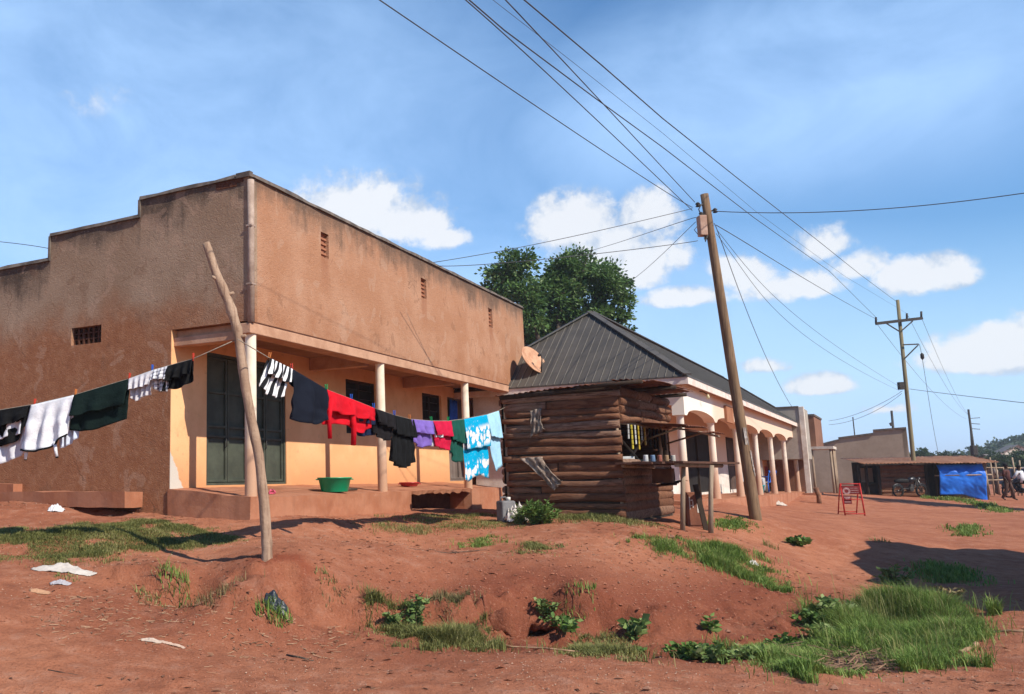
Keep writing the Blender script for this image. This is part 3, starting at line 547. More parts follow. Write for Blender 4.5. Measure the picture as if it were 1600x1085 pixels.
gp(MB().box((-3.9,1.7,.5),(-3.75,yb-.4,ztop)).box((21.25,1.7,.5),(21.4,yb-.4,ztop)).box((-3.75,yb-.6,.5),(21.25,yb-.4,ztop)), 'end_wall', M_white)
gp(MB().box((15.0,1.50,.5),(21.3,1.549,2.15)), 'grey_dado', M_greywall)
for a, b in ((12.2,14.4),):
    d = gp(MB().box((a,1.62,.9),(b,1.66,3.05)), 'door', simple('brown_door', (.10,.065,.05), (.07,.045,.035), 4)); f = MB().box((a,1.53,.9),(a+.07,1.62,3.05)).box((b-.07,1.53,.9),(b,1.62,3.05)).box((a+.07,1.53,2.98),(b-.07,1.62,3.05)); f.build('frame', M_darkwood, d)
for a,b,c,d in ((3.9,9.0,1.0,3.05),):
    w = gp(MB().box((a,1.63,c),(b,1.66,d)), 'window', M_dark); MB().box((a,1.54,c),(a+.06,1.63,d)).box((b-.06,1.54,c),(b,1.63,d)).box((a+.06,1.54,d-.06),(b-.06,1.63,d)).box(((a+b)/2-.03,1.56,c),((a+b)/2+.03,1.63,d-.06)).build('frame', M_darkwood, w)  # near-black sheet painted for the shaded opening behind the arcade
fl = MB(); slope(fl, -4.1,21.5,-.3,1.55,.2,.98,1.02); fl.v = [(x,y,z-.0105*max(x,0) if z > .5 else z) for x,y,z in fl.v]; gp(rough(fl,.02,.4), 'veranda_floor', M_plat)
gp(MB().box((1.55,-.19,3.08),(2.75,-.125,3.56)), 'sign_board', simple('rust_panel', (.36,.16,.08), (.28,.11,.055), 4))
bl = gp(MB().tube([(-1.9,-.05,ztop),(-1.9,-.22,ztop-.06),(-1.9,-.3,ztop-.12)], .012, 6), 'lamp_holder', M_iron)
MB().lathe([(.002,-.1),(.03,-.09),(.042,-.05),(.03,-.01),(.015,.02)], (-1.9,-.31,ztop-.14), 12).build('bulb', simple('lamp_glass', (.7,.6,.35), rough=.2), bl)
def gw(x, y, z=0): c, s = math.cos(ANG2), math.sin(ANG2); return (C2[0]+x*c-y*s, C2[1]+x*s+y*c, z)
gfloor = lambda x: 1.0-.0105*max(x,0)
# benches, chair and basin on that veranda
M_plank = simple('weathered_plank', (.30,.20,.13), (.19,.12,.075), 5, bump=.4, stretch=(.3,1,1))
def bench(x, y, L, label):
    r = thing('bench', label, 'bench', gw(x,y,gfloor(x)), ANG2, 'benches on the arcade veranda')
    MB().box((-L/2,-.14,.38),(L/2,.14,.43)).build('seat', M_plank, r, bevel=.006)
    for sx in (-1,1): MB().box((sx*(L/2-.12)-.04,-.12,-.01),(sx*(L/2-.12)+.04,.12,.38)).build('leg', M_plank, r)
bench(9.6,.55,1.9,'low plank bench on the arcade veranda with a seated person'); bench(13.0,.5,1.2,'short plank bench on the arcade veranda beside the blue chair')
def chair(loc, rz, label, c):
    r = thing('plastic_chair', label, 'chair', loc, rz); m = simple('blue_plastic', c, rough=.4, bump=.05)
    MB().box((-.22,-.2,.40),(.22,.22,.43)).build('seat', m, r, bevel=.012); b = MB()
    for x in (-.2,-.07,.07,.2): b.beam((x,.2,.43),(x,.28,.82),.05,.02,(0,1,0))
    b.beam((-.22,.285,.83),(.22,.285,.83),.03,.09); b.build('backrest', m, r)
    for sx in (-1,1):
        for sy in (-1,1): MB().tube([(sx*.19,sy*.18,.4),(sx*.23,sy*.23,0)],[.022,.018],8).build('leg', m, r)
    for sx in (-1,1): MB().tube([(sx*.23,.24,.62),(sx*.25,0,.64),(sx*.24,-.18,.62),(sx*.22,-.19,.41)], .018, 6).build('armrest', m, r)
chair(gw(14.1,.45,gfloor(14)), ANG2+2.6, 'bright blue plastic chair on the arcade veranda', (.03,.14,.55))
# ------------------------------------------------------------------ people
M_skin = simple('dark_skin', (.055,.03,.02), rough=.55, bump=.05); M_hair = simple('black_hair', (.012,.01,.009), rough=.8)
def person(loc, rz, label, pose, top, bottom, s=1.0, dress=False):
    r = thing('person', label, 'person', loc, rz)
    J = {'pel':(0,0,.95),'spine':(0,.01,1.15),'chest':(0,.01,1.36),'neck':(0,0,1.49),'head0':(0,-.01,1.56),'head':(0,-.02,1.65),'crown':(0,-.01,1.74)}
    for n, sx in (('l',1),('r',-1)): J.update({n+'sh':(.17*sx,.01,1.41),n+'el':(.22*sx,.03,1.14),n+'wr':(.22*sx,-.08,.92),n+'hd':(.21*sx,-.12,.83),n+'hip':(.09*sx,0,.9),n+'kn':(.1*sx,-.03,.5),n+'an':(.1*sx,.02,.09),n+'to':(.11*sx,-.15,.03)})
    J.update(pose); rad = dict(pel=.13,spine=.12,chest=.135,neck=.055,head0=.075,head=.1,crown=.06,sh=.062,el=.042,wr=.03,hd=.034,hip=.085,kn=.055,an=.036,to=.03)
    E = [('pel','spine'),('spine','chest'),('chest','neck'),('neck','head0'),('head0','head'),('head','crown')]+[(a,b) for n in 'lr' for a,b in (('chest',n+'sh'),(n+'sh',n+'el'),(n+'el',n+'wr'),(n+'wr',n+'hd'),('pel',n+'hip'),(n+'hip',n+'kn'),(n+'kn',n+'an'),(n+'an',n+'to'))]
    K = list(J); me = bpy.data.meshes.new('body'); me.from_pydata([tuple(c*s for c in J[k]) for k in K], [(K.index(a),K.index(b)) for a,b in E], []); me.materials.append(M_skin)
    o = obj('body', me, r); sk = o.modifiers.new('skin','SKIN'); lay = me.skin_vertices[0].data if me.skin_vertices else None
    if lay is None: bm = bmesh.new(); bm.from_mesh(me); bm.verts.layers.skin.verify(); bm.to_mesh(me); bm.free(); lay = me.skin_vertices[0].data
    for i, k in enumerate(K):
        q = rad.get(k, rad.get(k[1:], .05)); lay[i].radius = (q*s,q*s); lay[i].use_root = (k == 'pel')
    sb = o.modifiers.new('sub','SUBSURF'); sb.levels = sb.render_levels = 2
    g = lambda k: Vector(J[k])*s; mb = MB()
    mb.tube([g('pel')-Vector((0,0,.06)), g('spine'), g('chest'), g('neck')-Vector((0,0,.03))], [.155*s,.145*s,.165*s,.075*s], 14)
    for n in 'lr': mb.tube([g('chest'), g(n+'sh'), (g(n+'sh')+g(n+'el'))/2, g(n+'el')], [.09*s,.078*s,.066*s,.06*s], 10)
    mb.build('shirt', top, r); mb = MB()
    if dress: mb.tube([g('pel')+Vector((0,0,.03)), (g('lkn')+g('rkn'))/2, (g('lan')+g('ran'))/2+Vector((0,0,.2))], [.16*s,.2*s,.19*s], 14)
    else:
        for n in 'lr': mb.tube([g('pel'), g(n+'hip'), g(n+'kn'), g(n+'an')], [.12*s,.1*s,.075*s,.06*s], 10)
    mb.build('skirt' if dress else 'trousers', bottom, r)
    h = g('head'); mb = MB().lathe([(.002,.115*s),(.06*s,.1*s),(.098*s,.05*s),(.105*s,0),(.095*s,-.03*s)], (h.x,h.y+.012,h.z+.02*s), 14); mb.build('hair', M_hair, r); return r
cl = lambda n, c: simple(n, c, rough=.9, bump=.1)
sit = {'pel':(0,.0,.5),'spine':(0,.0,.7),'chest':(0,-.03,.92),'neck':(0,-.05,1.05),'head0':(0,-.06,1.12),'head':(0,-.07,1.21),'crown':(0,-.06,1.3)}
for n, sx in (('l',1),('r',-1)): sit.update({n+'sh':(.17*sx,-.03,.97),n+'el':(.2*sx,-.1,.74),n+'wr':(.12*sx,-.3,.66),n+'hd':(.1*sx,-.38,.65),n+'hip':(.1*sx,-.05,.5),n+'kn':(.12*sx,-.42,.5),n+'an':(.12*sx,-.42,.1),n+'to':(.13*sx,-.56,.03)})
person(gw(10.0,.5,gfloor(9.6)), ANG2, 'person in a pale pink top and grey trousers sitting on the veranda bench', sit, cl('pink_cotton',(.75,.5,.47)), cl('grey_cloth',(.45,.44,.45)))
# ------------------------------------------------------------------ basins, bottles and small things
def basin(name, label, loc, r, h, c, cat='basin', handles=True):
    t = thing(name, label, cat, loc); m = simple(name+'_plastic', c, tuple(x*.85 for x in c), rough=.35, spec=.4, bump=.05)
    MB().lathe([(.002,.0),(r*.78,0),(r*.8,.01),(r*.97,h-.03),(r*1.04,h-.02),(r*1.05,h),(r*.99,h),(r*.95,h-.03),(r*.77,.015),(.002,.012)], n=32).build('bowl', m, t)
    if handles: 
        for sx in (-1,1): MB().box((sx*r*1.03-.03,-.07,h-.045),(sx*r*1.03+.03,.07,h-.025)).build('handle', m, t, bevel=.006)
    return t
def lp(x, y, z): return C1 + R1*x + L1*y + np.array([0,0,z])
p = onplane(523,768,C1+L1*.25,-L1); basin('green_basin', 'big green plastic basin on the edge of the raised veranda', (p[0],p[1],1.385), .29, .25, (.0,.30,.13))
p = lp(7.05,.75,1.43); basin('red_basin', 'flat red plastic basin on the veranda near the turquoise dress', p, .21, .09, (.45,.03,.03))
p = gw(8.9,.2,gfloor(8.9)); basin('teal_basin', 'teal basin on the arcade veranda by the seated person', p, .3, .3, (.0,.33,.33), handles=False)
p = lp(4.55,.12,1.365); t = thing('jerrycan', 'cream plastic jerrycan standing against the middle veranda pillar', 'jerrycan', p, ANG1); m = simple('cream_plastic', (.62,.52,.33), rough=.5)
MB().box((-.07,-.06,0),(.07,.06,.24)).build('body', m, t, bevel=.02); MB().tube([(.03,0,.24),(.03,0,.29)],[.025,.022],10).build('spout', m, t); MB().tube([(-.06,0,.24),(-.05,0,.28),(.0,0,.28),(.01,0,.24)],.011,6).build('handle', m, t)
for (x, y, lab, c, rz) in ((1.02,.30,'pink rubber sandal lying on the veranda floor, nearer the leaning post',(.62,.10,.16),.3),(1.24,.42,'pink rubber sandal tipped on the veranda floor, farther from the leaning post',(.66,.14,.2),.9)):
    t = thing('sandal', lab, 'sandal', lp(x,y,1.36+.09*y), ANG1+rz, 'pair of pink sandals'); m = simple('pink_rubber', c, rough=.6)
    n = 12; out = [(.12*math.cos(a), (.045+.012*math.cos(a))*math.sin(a), .0) for a in [2*math.pi*i/n for i in range(n)]]; MB().prism(out, (0,0,.025)).build('sole', m, t, bevel=.004)
    MB().tube([(.02,.05,.02),(.05,.02,.06),(.08,0,.025),(.05,-.02,.06),(.02,-.05,.02)], .01, 6).build('strap', m, t)
for x, lab in ((3.55,'short stick lying on the veranda floor left of the middle pillar'),(4.95,'short bent stick lying on the veranda floor right of the middle pillar')):
    mb = MB().tube([(-.22,.02,.03),(0,-.02,.035),(.24,.03,.03)], [.02,.026,.018], 7).tube([(-.05,0,.03),(.03,.1,.05)], .012, 6); o = mb.build('stick', M_bark, None, lp(x,.3,1.385), rot=(0,0,ANG1+random.uniform(-.4,.4))); tag(o, lab, 'stick')
cu = MB(); n = 10
for i in range(n+1):
    for j in range(9): cu.v.append((.42*i/n, .03*math.sin(i*1.7+j*.3), -1.15*j/8+.02*math.sin(i)))
cu.f = [(9*i+j,9*i+j+1,9*(i+1)+j+1,9*(i+1)+j) for i in range(n) for j in range(8)]; cu.uv = [(0,0)]*len(cu.v); cu.sm = [True]*len(cu.f)
o = cu.build('door_curtain', simple('blue_cloth', (.03,.11,.5), rough=.9), None, lp(11.2,1.44,3.62), rot=(0,0,ANG1)); tag(o, 'plain blue curtain hanging in the far doorway of the brown building', 'curtain')
sm = o.modifiers.new('solid','SOLIDIFY'); sm.thickness = .008
# ------------------------------------------------------------------ timber kiosk (local x into the lane, y along its slab-board face)
K0 = atY(975,806,15.1); KX = np.array([.57,.8216,0]); KY = np.array([-.8216,.57,0]); ANGK = math.atan2(.8216,.57)
kpt = lambda x, y, z: np.array([K0[0]+KX[0]*x+KY[0]*y, K0[1]+KX[1]*x+KY[1]*y, z])
zk = .88; KH = 3.10
K = thing('timber_kiosk', 'rough timber slab kiosk with open serving window and ragged rusty roof', 'kiosk', (K0[0],K0[1],zk), ANGK)
def slabm(t, tc, g, p):
    o = tc['Object']; a = t.new('ShaderNodeAttribute', attribute_name='tint').outputs['Fac']; w = t.noise(t.vmap(o,(9,1.1,9)), 2.2, 6, .65, 1.2); n = t.noise(o, 2.3, 4, .6); f = t.noise(t.vmap(o,(40,4,40)), 3, 4, .6)
    col = t.mix(t.ramp(a,0,1,smooth=False), (.165,.072,.04), (.29,.138,.077)); col = t.mix(t.math('MULTIPLY', t.ramp(a,.7,.95), .7), col, (.30,.205,.15)); col = t.mix(t.math('MULTIPLY', t.ramp(w,.45,.65), .75), col, (.075,.03,.019)); col = t.mix(t.math('MULTIPLY', t.ramp(n,.5,.75), .5), col, (.27,.15,.095)); col = t.mix(t.math('MULTIPLY', t.ramp(f,.58,.7), .6), col, (.06,.027,.018))
    return col, t.math('ADD', w, f), 1.0, .02
M_slab = material('slab_timber', slabm, .9, .1)
M_rust = simple('rusted_sheet', (.20,.075,.04), (.10,.04,.026), 4, rough=.8, bump=.5)
M_rustl = simple('rusted_roof', (.36,.185,.11), (.27,.12,.065), 2.5, rough=.8, bump=.35)
M_pole = simple('peeled_pole', (.36,.27,.19), (.24,.17,.115), 7, bump=.5, stretch=(1,1,.2))
class Slabs:
    def __init__(s): s.m = MB(); s.t = []
    def slab(s, p, q, h, th, out):     # waney-edged board from p to q, outward bulge
        p, q, out = Vector(p), Vector(q), Vector(out).normalized(); d = q-p; n = max(4, int(d.length/.14)); V = []; tn = random.random(); pw = random.choice([2.2,2.6,3,6]); ph = random.uniform(0,9); up = Vector((0,0,1))
        for i in range(n+1):
            u = i/n; b = p+d*u; hh = h*(1+.34*mnoise.noise(Vector((ph,u*2.4,1)))+.16*mnoise.noise(Vector((ph,u*9,5)))); dz = .03*mnoise.noise(Vector((ph+4,u*2,2))); k = th*(1+.35*mnoise.noise(Vector((ph+8,u*3,3))))
            for a in np.linspace(-1,1,7): V.append(b+up*(dz+a*hh/2)+out*(k*(1-abs(a)**pw)+.008*mnoise.noise(Vector((ph,u*12,a*3)))))
        Fc = [(7*i+j,7*(i+1)+j,7*(i+1)+j+1,7*i+j+1) for i in range(n) for j in range(6)] + [tuple(range(7)), tuple(7*n+k for k in range(7))[::-1]]
        k0 = len(s.m.v); s.m.add(V, Fc, smooth=True); s.m.sm[-2:] = [False,False]; s.t += [tn]*len(V); return s
    def build(s, name, parent, mat=None):
        me = mkmesh(name, s.m.v, s.m.f, mat or M_slab, attr={'tint': s.t}); me.polygons.foreach_set('use_smooth', s.m.sm); return obj(name, me, parent, (0,0,-zk))
kp = lambda mb, n, m, **k: mb.build(n, m, K, loc=(0,0,-zk), **k)
s = Slabs(); z = .90
while z < KH-.12:
    h = random.uniform(.10,.165); y1 = 2.02+random.uniform(-.06,.05)
    if random.random() < .3:
        c = random.uniform(.7,1.5); s.slab((0,-.03,z+h/2),(0,c,z+h/2+random.uniform(-.02,.02)),h*1.1,.03,(-1,0,0)); s.slab((.01,c+.02,z+h/2),(.01,y1,z+h/2+random.uniform(-.02,.02)),h*1.02,.03,(-1,0,0))
    else: s.slab((0,-.04+random.uniform(-.04,.02),z+h/2+random.uniform(-.015,.015)),(0,y1,z+h/2+random.uniform(-.015,.015)),h*.97,random.uniform(.03,.06),(-1,0,0))
    z += h
s.build('slab_wall', K)
s = Slabs(); z = .86
while z < 1.78: h = random.uniform(.12,.17); s.slab((.02,-.0,z+h/2),(3.3,0,z+h/2+random.uniform(-.05,.05)),h*1.1,.035,(0,-1,0)); z += h
z = 2.50
while z < 3.06:
    h = random.uniform(.13,.16); x = .02
    while x < 3.3: w = random.uniform(.7,1.5); s.slab((x,-.02,z+h/2),(min(x+w,3.4),-.02,z+h/2+random.uniform(-.02,.02)),h*1.1,.06,(0,-1,0)); x += w+.02
    z += h
s.build('counter_wall', K)
s = Slabs(); z = .86
while z < KH-.2: h = random.uniform(.13,.18); s.slab((3.4,2.0,z+h/2),(3.4,0,z+h/2),h*1.1,.05,(1,0,0)); s.slab((3.4,2.06,z+h/2),(0,2.06,z+h/2),h*1.1,.05,(0,1,0)); z += h
s.build('rear_slabs', K)
for x,y in ((.06,.06),(3.32,.06),(.06,2.0),(3.32,2.0)): kp(MB().tube([(x,y,.6),(x,y,KH-.02)],[.055,.045],9,jit=.15), 'frame_pole', M_pole)
for p,q,r in (((2.75,.02,1.75),(2.78,.02,2.6),.04),((.03,.03,1.78),(3.35,.03,1.80),.045),((.03,.04,2.5),(3.35,.04,2.5),.035),((1.5,.35,1.8),(2.9,.25,2.45),.03),((2.1,.2,1.8),(1.2,.5,2.5),.022)): kp(MB().tube([p,q],r,8), 'frame_pole', M_pole)
kp(MB().box((.004,.05,.8),(.05,1.98,3.05)).box((.06,.012,.8),(3.3,.04,1.76)), 'dark_gap_backing', M_darkwood)  # added dark sheet that blacks out the gaps between the slabs
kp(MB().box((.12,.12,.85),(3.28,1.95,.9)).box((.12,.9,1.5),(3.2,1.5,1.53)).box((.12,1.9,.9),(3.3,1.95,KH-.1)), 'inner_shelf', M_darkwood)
def sheet(mb, o, u, v, nu, nv, wav=.012, per=.11, ragged=.05, th=.006):   # corrugated sheet with torn edges
    o, u, v = Vector(o), Vector(u), Vector(v); n = u.cross(v).normalized(); Lu = u.length; V = []; off = random.uniform(0,9)
    for i in range(nu+1):
        for j in range(nv+1):
            a, b = i/nu, j/nv; jr = (mnoise.noise(Vector((off,a*6,0)))*ragged*(b > .99)-mnoise.noise(Vector((off+3,a*6,0)))*ragged*(b < .01)); V.append(o+u*a+v*(b+jr)+n*(wav*math.sin(2*math.pi*a*Lu/per)+.03*mnoise.noise(Vector((off,a*2,b*2)))))
    m = len(V); V += [p-n*th for p in V]; w = nv+1; Fc = []
    for i in range(nu):
        for j in range(nv): q = (i*w+j,(i+1)*w+j,(i+1)*w+j+1,i*w+j+1); Fc += [q, tuple(k+m for k in q[::-1])]
    for i in range(nu): Fc += [(i*w,i*w+m,(i+1)*w+m,(i+1)*w),(i*w+nv,(i+1)*w+nv,(i+1)*w+nv+m,i*w+nv+m)]
    for j in range(nv): Fc += [(j,j+1,j+1+m,j+m),(nu*w+j,nu*w+j+m,nu*w+j+1+m,nu*w+j+1)]
    return mb.add(V, Fc, smooth=True)
rfm = MB(); sheet(rfm, (-.10,2.12,3.06),(0,-1.2,.06),(2.0,0,.05),40,6); sheet(rfm,(-.2,1.0,3.11),(0,-1.35,.04),(1.9,0,.06),40,6,ragged=.09); sheet(rfm,(1.6,2.15,3.10),(0,-2.6,.1),(2.1,0,.05),70,6)
sheet(rfm,(.1,.1,3.22),(.1,-.75,-.06),(2.3,0,.02),24,6,ragged=.12); kp(rfm, 'roof_sheet', M_rust)
rl = MB().tube([(-.2,.6,3.09),(-.22,-.5,3.12)],.035,8).tube([(-.06,2.05,3.02),(-.08,-.1,3.08)],.045,8,jit=.2).tube([(1.2,2.1,3.08),(1.2,-.7,3.12)],.035,8).tube([(2.9,2.1,3.08),(2.9,-.5,3.12)],.035,8); kp(rl, 'rafter', M_darkwood)
aw = MB(); sheet(aw,(1.0,-.02,2.52),(2.3,0,.02),(0,-.75,-.06),40,6,ragged=.15); sheet(aw,(1.9,-.3,2.46),(1.7,-.1,.0),(0,-.6,-.1),30,5,ragged=.2); kp(aw, 'awning', M_rust)
kp(MB().tube([(1.4,-.7,2.43),(1.6,-.05,2.25)],.018,6).tube([(2.9,-.8,2.40),(3.0,-.05,2.2)],.018,6).tube([(2.0,-.85,2.36),(3.8,-.85,2.33)],.022,6), 'awning_stick', M_pole)
# goods in the window
for i in range(6):
    c = [(.75,.72,.66),(.70,.55,.06),(.78,.76,.7),(.72,.5,.05),(.6,.6,.58),(.65,.35,.05)][i]; nm = ['white','yellow','silver-white','deep yellow','grey','orange'][i]; x = .40+.21*i
    m = MB()
    for k in range([3,5,4,5,3,4][i]): m.box((-.045+.01*random.random(),-.012,-.085*k-.08),(.035+.01*random.random(),.012,-.085*k-.005))
    o = m.build('sachet_strip', simple('sachet_'+nm.replace('-','_').replace(' ','_'), c, rough=.45), None, kpt(x,-.05,2.47), rot=(0,random.uniform(-.1,.1),ANGK+random.uniform(.1,.9)), bevel=.004); tag(o, ['white sachet strip hanging nearest the corner of the kiosk window','bright yellow sachet strip hanging second in the kiosk window','silvery white sachet strip hanging third in the kiosk window','deep yellow sachet strip hanging fourth in the kiosk window','grey sachet strip hanging in the kiosk window beside the orange one','orange sachet strip hanging farthest along the kiosk window'][i], 'sachet strip', 'sachets hung in the kiosk window')
for i,(x,y,w,h,c,lab) in enumerate([(.35,.25,.34,.06,(.72,.72,.72),'flat white carton lying on the kiosk counter'),(.37,.26,.30,.05,(.66,.68,.72),'pale grey carton stacked on the flat white carton in the kiosk'),(1.15,.2,.3,.09,(.75,.74,.72),'white paper parcel on the kiosk counter beside the green one'),(1.6,.1,.28,.04,(.03,.22,.10),'flat green packet on the kiosk counter')]):
    o = MB().box((-w/2,-.1,0),(w/2,.1,h)).build('carton', simple('carton_%s'%['white','grey','paper','green'][i], c, rough=.6), None, kpt(x,y,1.845+(.062 if i == 1 else 0)), rot=(0,0,ANGK+.2*i), bevel=.005); tag(o, lab, 'carton', 'cartons on the kiosk counter')
for i in range(5):
    o = MB().lathe([(.002,0),(.04,0),(.042,.01),(.04,.10),(.042,.11),(.002,.112)], n=14).build('tin_can', simple('can_'+['white','blue','red','tan','pale'][i], [(.6,.6,.58),(.16,.24,.36),(.34,.12,.08),(.35,.22,.12),(.5,.46,.4)][i], rough=.4), None, kpt(.35+.17*i,-.32-.07*i,1.826)); tag(o, ['white tin standing on the counter table nearest the kiosk corner','dull blue tin second along the counter table','rusty red tin in the middle of the row on the counter table','tan tin fourth along the counter table','pale tin at the far end of the row on the counter table'][i], 'tin', 'tins on the counter table')
for i in range(5):
    o = MB().beam((0,0,0),(.02*(i%2),0,-.34-.05*(i%3)),.05,.018).build('hanging_strap', M_darkwood, None, kpt(1.75+.27*i,-.06,2.46)); tag(o, ['dark strap hanging beside the orange sachets in the kiosk window','second dark strap hanging in the far half of the kiosk window','third dark strap hanging in the far half of the kiosk window','fourth dark strap hanging in the far half of the kiosk window','last dark strap hanging at the far end of the kiosk window'][i], 'strap', 'straps hung in the kiosk window')
o = rough(MB().box((-.22,-.16,0),(.22,.16,.24)),.012,.08).build('wooden_box', M_slab if False else simple('old_box_wood', (.16,.075,.045), (.09,.04,.027), 6, bump=.6), None, kpt(1.05,-.42,1.47), rot=(0,0,ANGK+.1)); tag(o, 'old brown wooden box on the rusty shelf under the counter table', 'box')
# rough table before the window
tb = kpt(.6,-.5,.8); T = thing('counter_table', 'rough plank counter table on two thin pole legs before the kiosk', 'table', (tb[0],tb[1],.8), ANGK); TL = lambda x, y, z: (x-.6, y+.5, z-.8)
m = Slabs(); m2 = MB()
for k in range(7): y = -.06-.15*k; m2.beam(TL(-.28+random.uniform(-.1,.1),y,1.80+random.uniform(-.008,.008)), TL(2.0+random.uniform(-.2,.2),1.42*y-.02,1.80+random.uniform(-.012,.012)), .17, .035)
m2.build('tabletop', simple('table_plank', (.12,.055,.035), (.07,.035,.024), 6, bump=.6, stretch=(.3,1,1)), T)
MB().tube([TL(-.2,-.93,1.76),TL(1.62,-1.25,1.75)],.04,8,jit=.2).tube([TL(-.05,-.05,1.76),TL(1.9,-.05,1.75)],.03,8).build('rail', M_pole, T)
for x, y, px, py in ((-.05,-.95,1066,829),(1.22,-.98,1110,833)):
    b = gpx(px, py); tp = atY(px+3, 738, b[1]+.05); x = (tp[0]-K0[0])*KX[0]+(tp[1]-K0[1])*KX[1]; y = (tp[0]-K0[0])*KY[0]+(tp[1]-K0[1])*KY[1]; u = (b[0]-K0[0])*KX[0]+(b[1]-K0[1])*KX[1]; v = (b[0]-K0[0])*KY[0]+(b[1]-K0[1])*KY[1]
    MB().tube([TL(u,v,b[2]-.1),TL((u+x)/2+.015,(v+y)/2,1.3),TL(x,y,1.75)],[.042,.038,.035],10,jit=.12).build('leg', M_pole, T)
u0 = MB(); sheet(u0, TL(.75,-.35,1.42),(1.0,0,.05),(0,-.3,.02),16,4,ragged=.1); u0.tube([TL(.6,-.3,1.40),TL(1.8,-.35,1.46)],.025,7); u0.build('under_shelf', M_rust, T)
cb0 = gpx(1084,822); c = thing('metal_cabinet', 'small rusty brown cabinet with worn white paint marks under the counter table', 'cabinet', cb0, ANGK-1.1); m_ = simple('rust_brown_paint', (.24,.095,.055), (.17,.065,.04), 5, rough=.7)
MB().box((-.15,-.13,-.03),(.15,.15,.60)).build('body', m_, c, bevel=.008); MB().box((-.14,-.142,.02),(.14,-.131,.56)).build('door', m_, c, bevel=.003)
mk = MB()
for a,b,d,e in ((-.085,.3,-.07,.52),(-.06,.45,-.02,.47),(-.06,.36,-.03,.375),(-.03,.33,-.015,.44),(.045,.24,.075,.54),(.076,.52,.115,.545),(.076,.42,.10,.44),(.076,.30,.11,.32)): mk.box((a,-.1455,b),(d,-.1425,e))
mk.build('painted_mark', M_white, c)
o = MB().box((-.045,-.014,0),(.045,.014,.84)).build('loose_plank', M_darkwood, None, gpx(1104,829)-np.array([0,0,.03]), rot=(math.radians(-6),math.radians(-7),ANGK-1.0), bevel=.006); tag(o, 'dark weathered plank leaning under the counter table beside the cabinet', 'plank')
# rags on the slab wall
def rag(name, label, pts, c, hang):
    P = [onplane(a,b,K0-KX*.09,-KX) for a,b in pts]; n = 9; V = []; root = P[0]
    top = [P[0]*(1-i/n)+P[1]*i/n for i in range(n+1)]; bot = [P[3]*(1-i/n)+P[2]*i/n for i in range(n+1)]; mb = MB()
    for i in range(n+1):
        for j in range(15): u, v = i/n, j/14; q = top[i]*(1-v)+bot[i]*v; w_ = 1-.35*math.sin(v*3.1); q = (top[n//2]*(1-v)+bot[n//2]*v)*(1-w_)+q*w_; q = q - KX*(.03+.03*math.sin(i*1.9+v*5+3*mnoise.noise(Vector((v*3,u,1))))+.07*mnoise.noise(Vector((u*4,v*5,len(label))))) + np.array([0,0,.03*mnoise.noise(Vector((u*6,v*3,8)))]); mb.v.append(tuple(q-root))
    mb.f = [(15*i+j,15*i+j+1,15*(i+1)+j+1,15*(i+1)+j) for i in range(n) for j in range(14)]; mb.uv = [(0,0)]*len(mb.v); mb.sm = [True]*len(mb.f); o = mb.build(name, simple(name+'_'+hang, c, tuple(x*.4 for x in c), 11, bump=.6, dist=.02), None, root); s_ = o.modifiers.new('solid','SOLIDIFY'); s_.thickness = .012; tag(o, label, 'rag', 'rags on the kiosk wall')
rag('rag', 'grey shaggy rag bunched high on the kiosk slab wall', [(829,642),(847,638),(853,672),(828,684)], (.36,.28,.22), 'grey')
rag('rag', 'old pale sack draped low across the kiosk slab wall', [(812,716),(848,714),(880,752),(866,768)], (.42,.31,.24), 'sack')
# ------------------------------------------------------------------ leaning post and washing lines
PX = [(322,380),(337,425),(358.5,475),(371,516),(378,565),(383.5,604),(393,658),(404.5,712),(412.5,785),(417,850),(417.5,882)]
PP = [atY(a,b,10.0) for a,b in PX]; pb = PP[-1]; pr = [.044,.049,.052,.053,.054,.055,.055,.056,.057,.06,.062]
post = MB(); pp_ = []; rr = []
for i in range(len(PP)-1):
    for k in range(4):
        t = k/4; pp_.append(PP[i]*(1-t)+PP[i+1]*t-pb); rr.append((pr[i]*(1-t)+pr[i+1]*t)*(1+.05*math.sin(i*3.1+k*1.3)+random.uniform(-.03,.03)+(.16 if (i,k) in ((1,2),(2,1),(3,0)) else 0)))
pp_.append(PP[-1]-pb); rr.append(.063); pp_.append(PP[-1]-pb-np.array([0,0,.3])); rr.append(.065); post.tube(pp_, rr, 16, jit=.03)
for q,d in ((7,(.09,-.03,.03)),(13,(.085,-.05,.02)),(5,(-.08,-.04,.03))): post.tube([pp_[q], Vector(tuple(pp_[q]))+Vector(d)], [.03,.016], 8)
def polem(t, tc, g, p):
    o = tc['Object']; w = t.noise(t.vmap(o,(14,14,1.2)), 2, 6, .65); n = t.noise(o, 3, 4, .6); f = t.noise(o, 30, 3, .7)
    col = t.mix(t.ramp(n,.35,.65), (.40,.275,.19), (.30,.195,.13)); col = t.mix(t.math('MULTIPLY', t.ramp(w,.5,.66), .7), col, (.17,.10,.065)); col = t.mix(t.math('MULTIPLY', t.ramp(f,.6,.72), .4), col, (.13,.08,.05)); return col, t.math('ADD', w, f), .6, .012
M_post = material('debarked_post', polem, .85, .15)
tag(post.build('clothesline_post', M_post, None, pb), 'crooked bare tree-trunk post holding the washing lines in front of the corner', 'post')
PT = PP[3].copy()                       # where the lines are tied
def vplane(A, Bv): d = (Bv-A); d[2] = 0; d = d/np.linalg.norm(d); return A, np.array([d[1],-d[0],0])
QR = vplane(np.array([-.48,10.0,0]), np.array([3.40,16.05,0])); QL = vplane(np.array([-.75,9.97,0]), np.array([-4.45,11.0,0]))
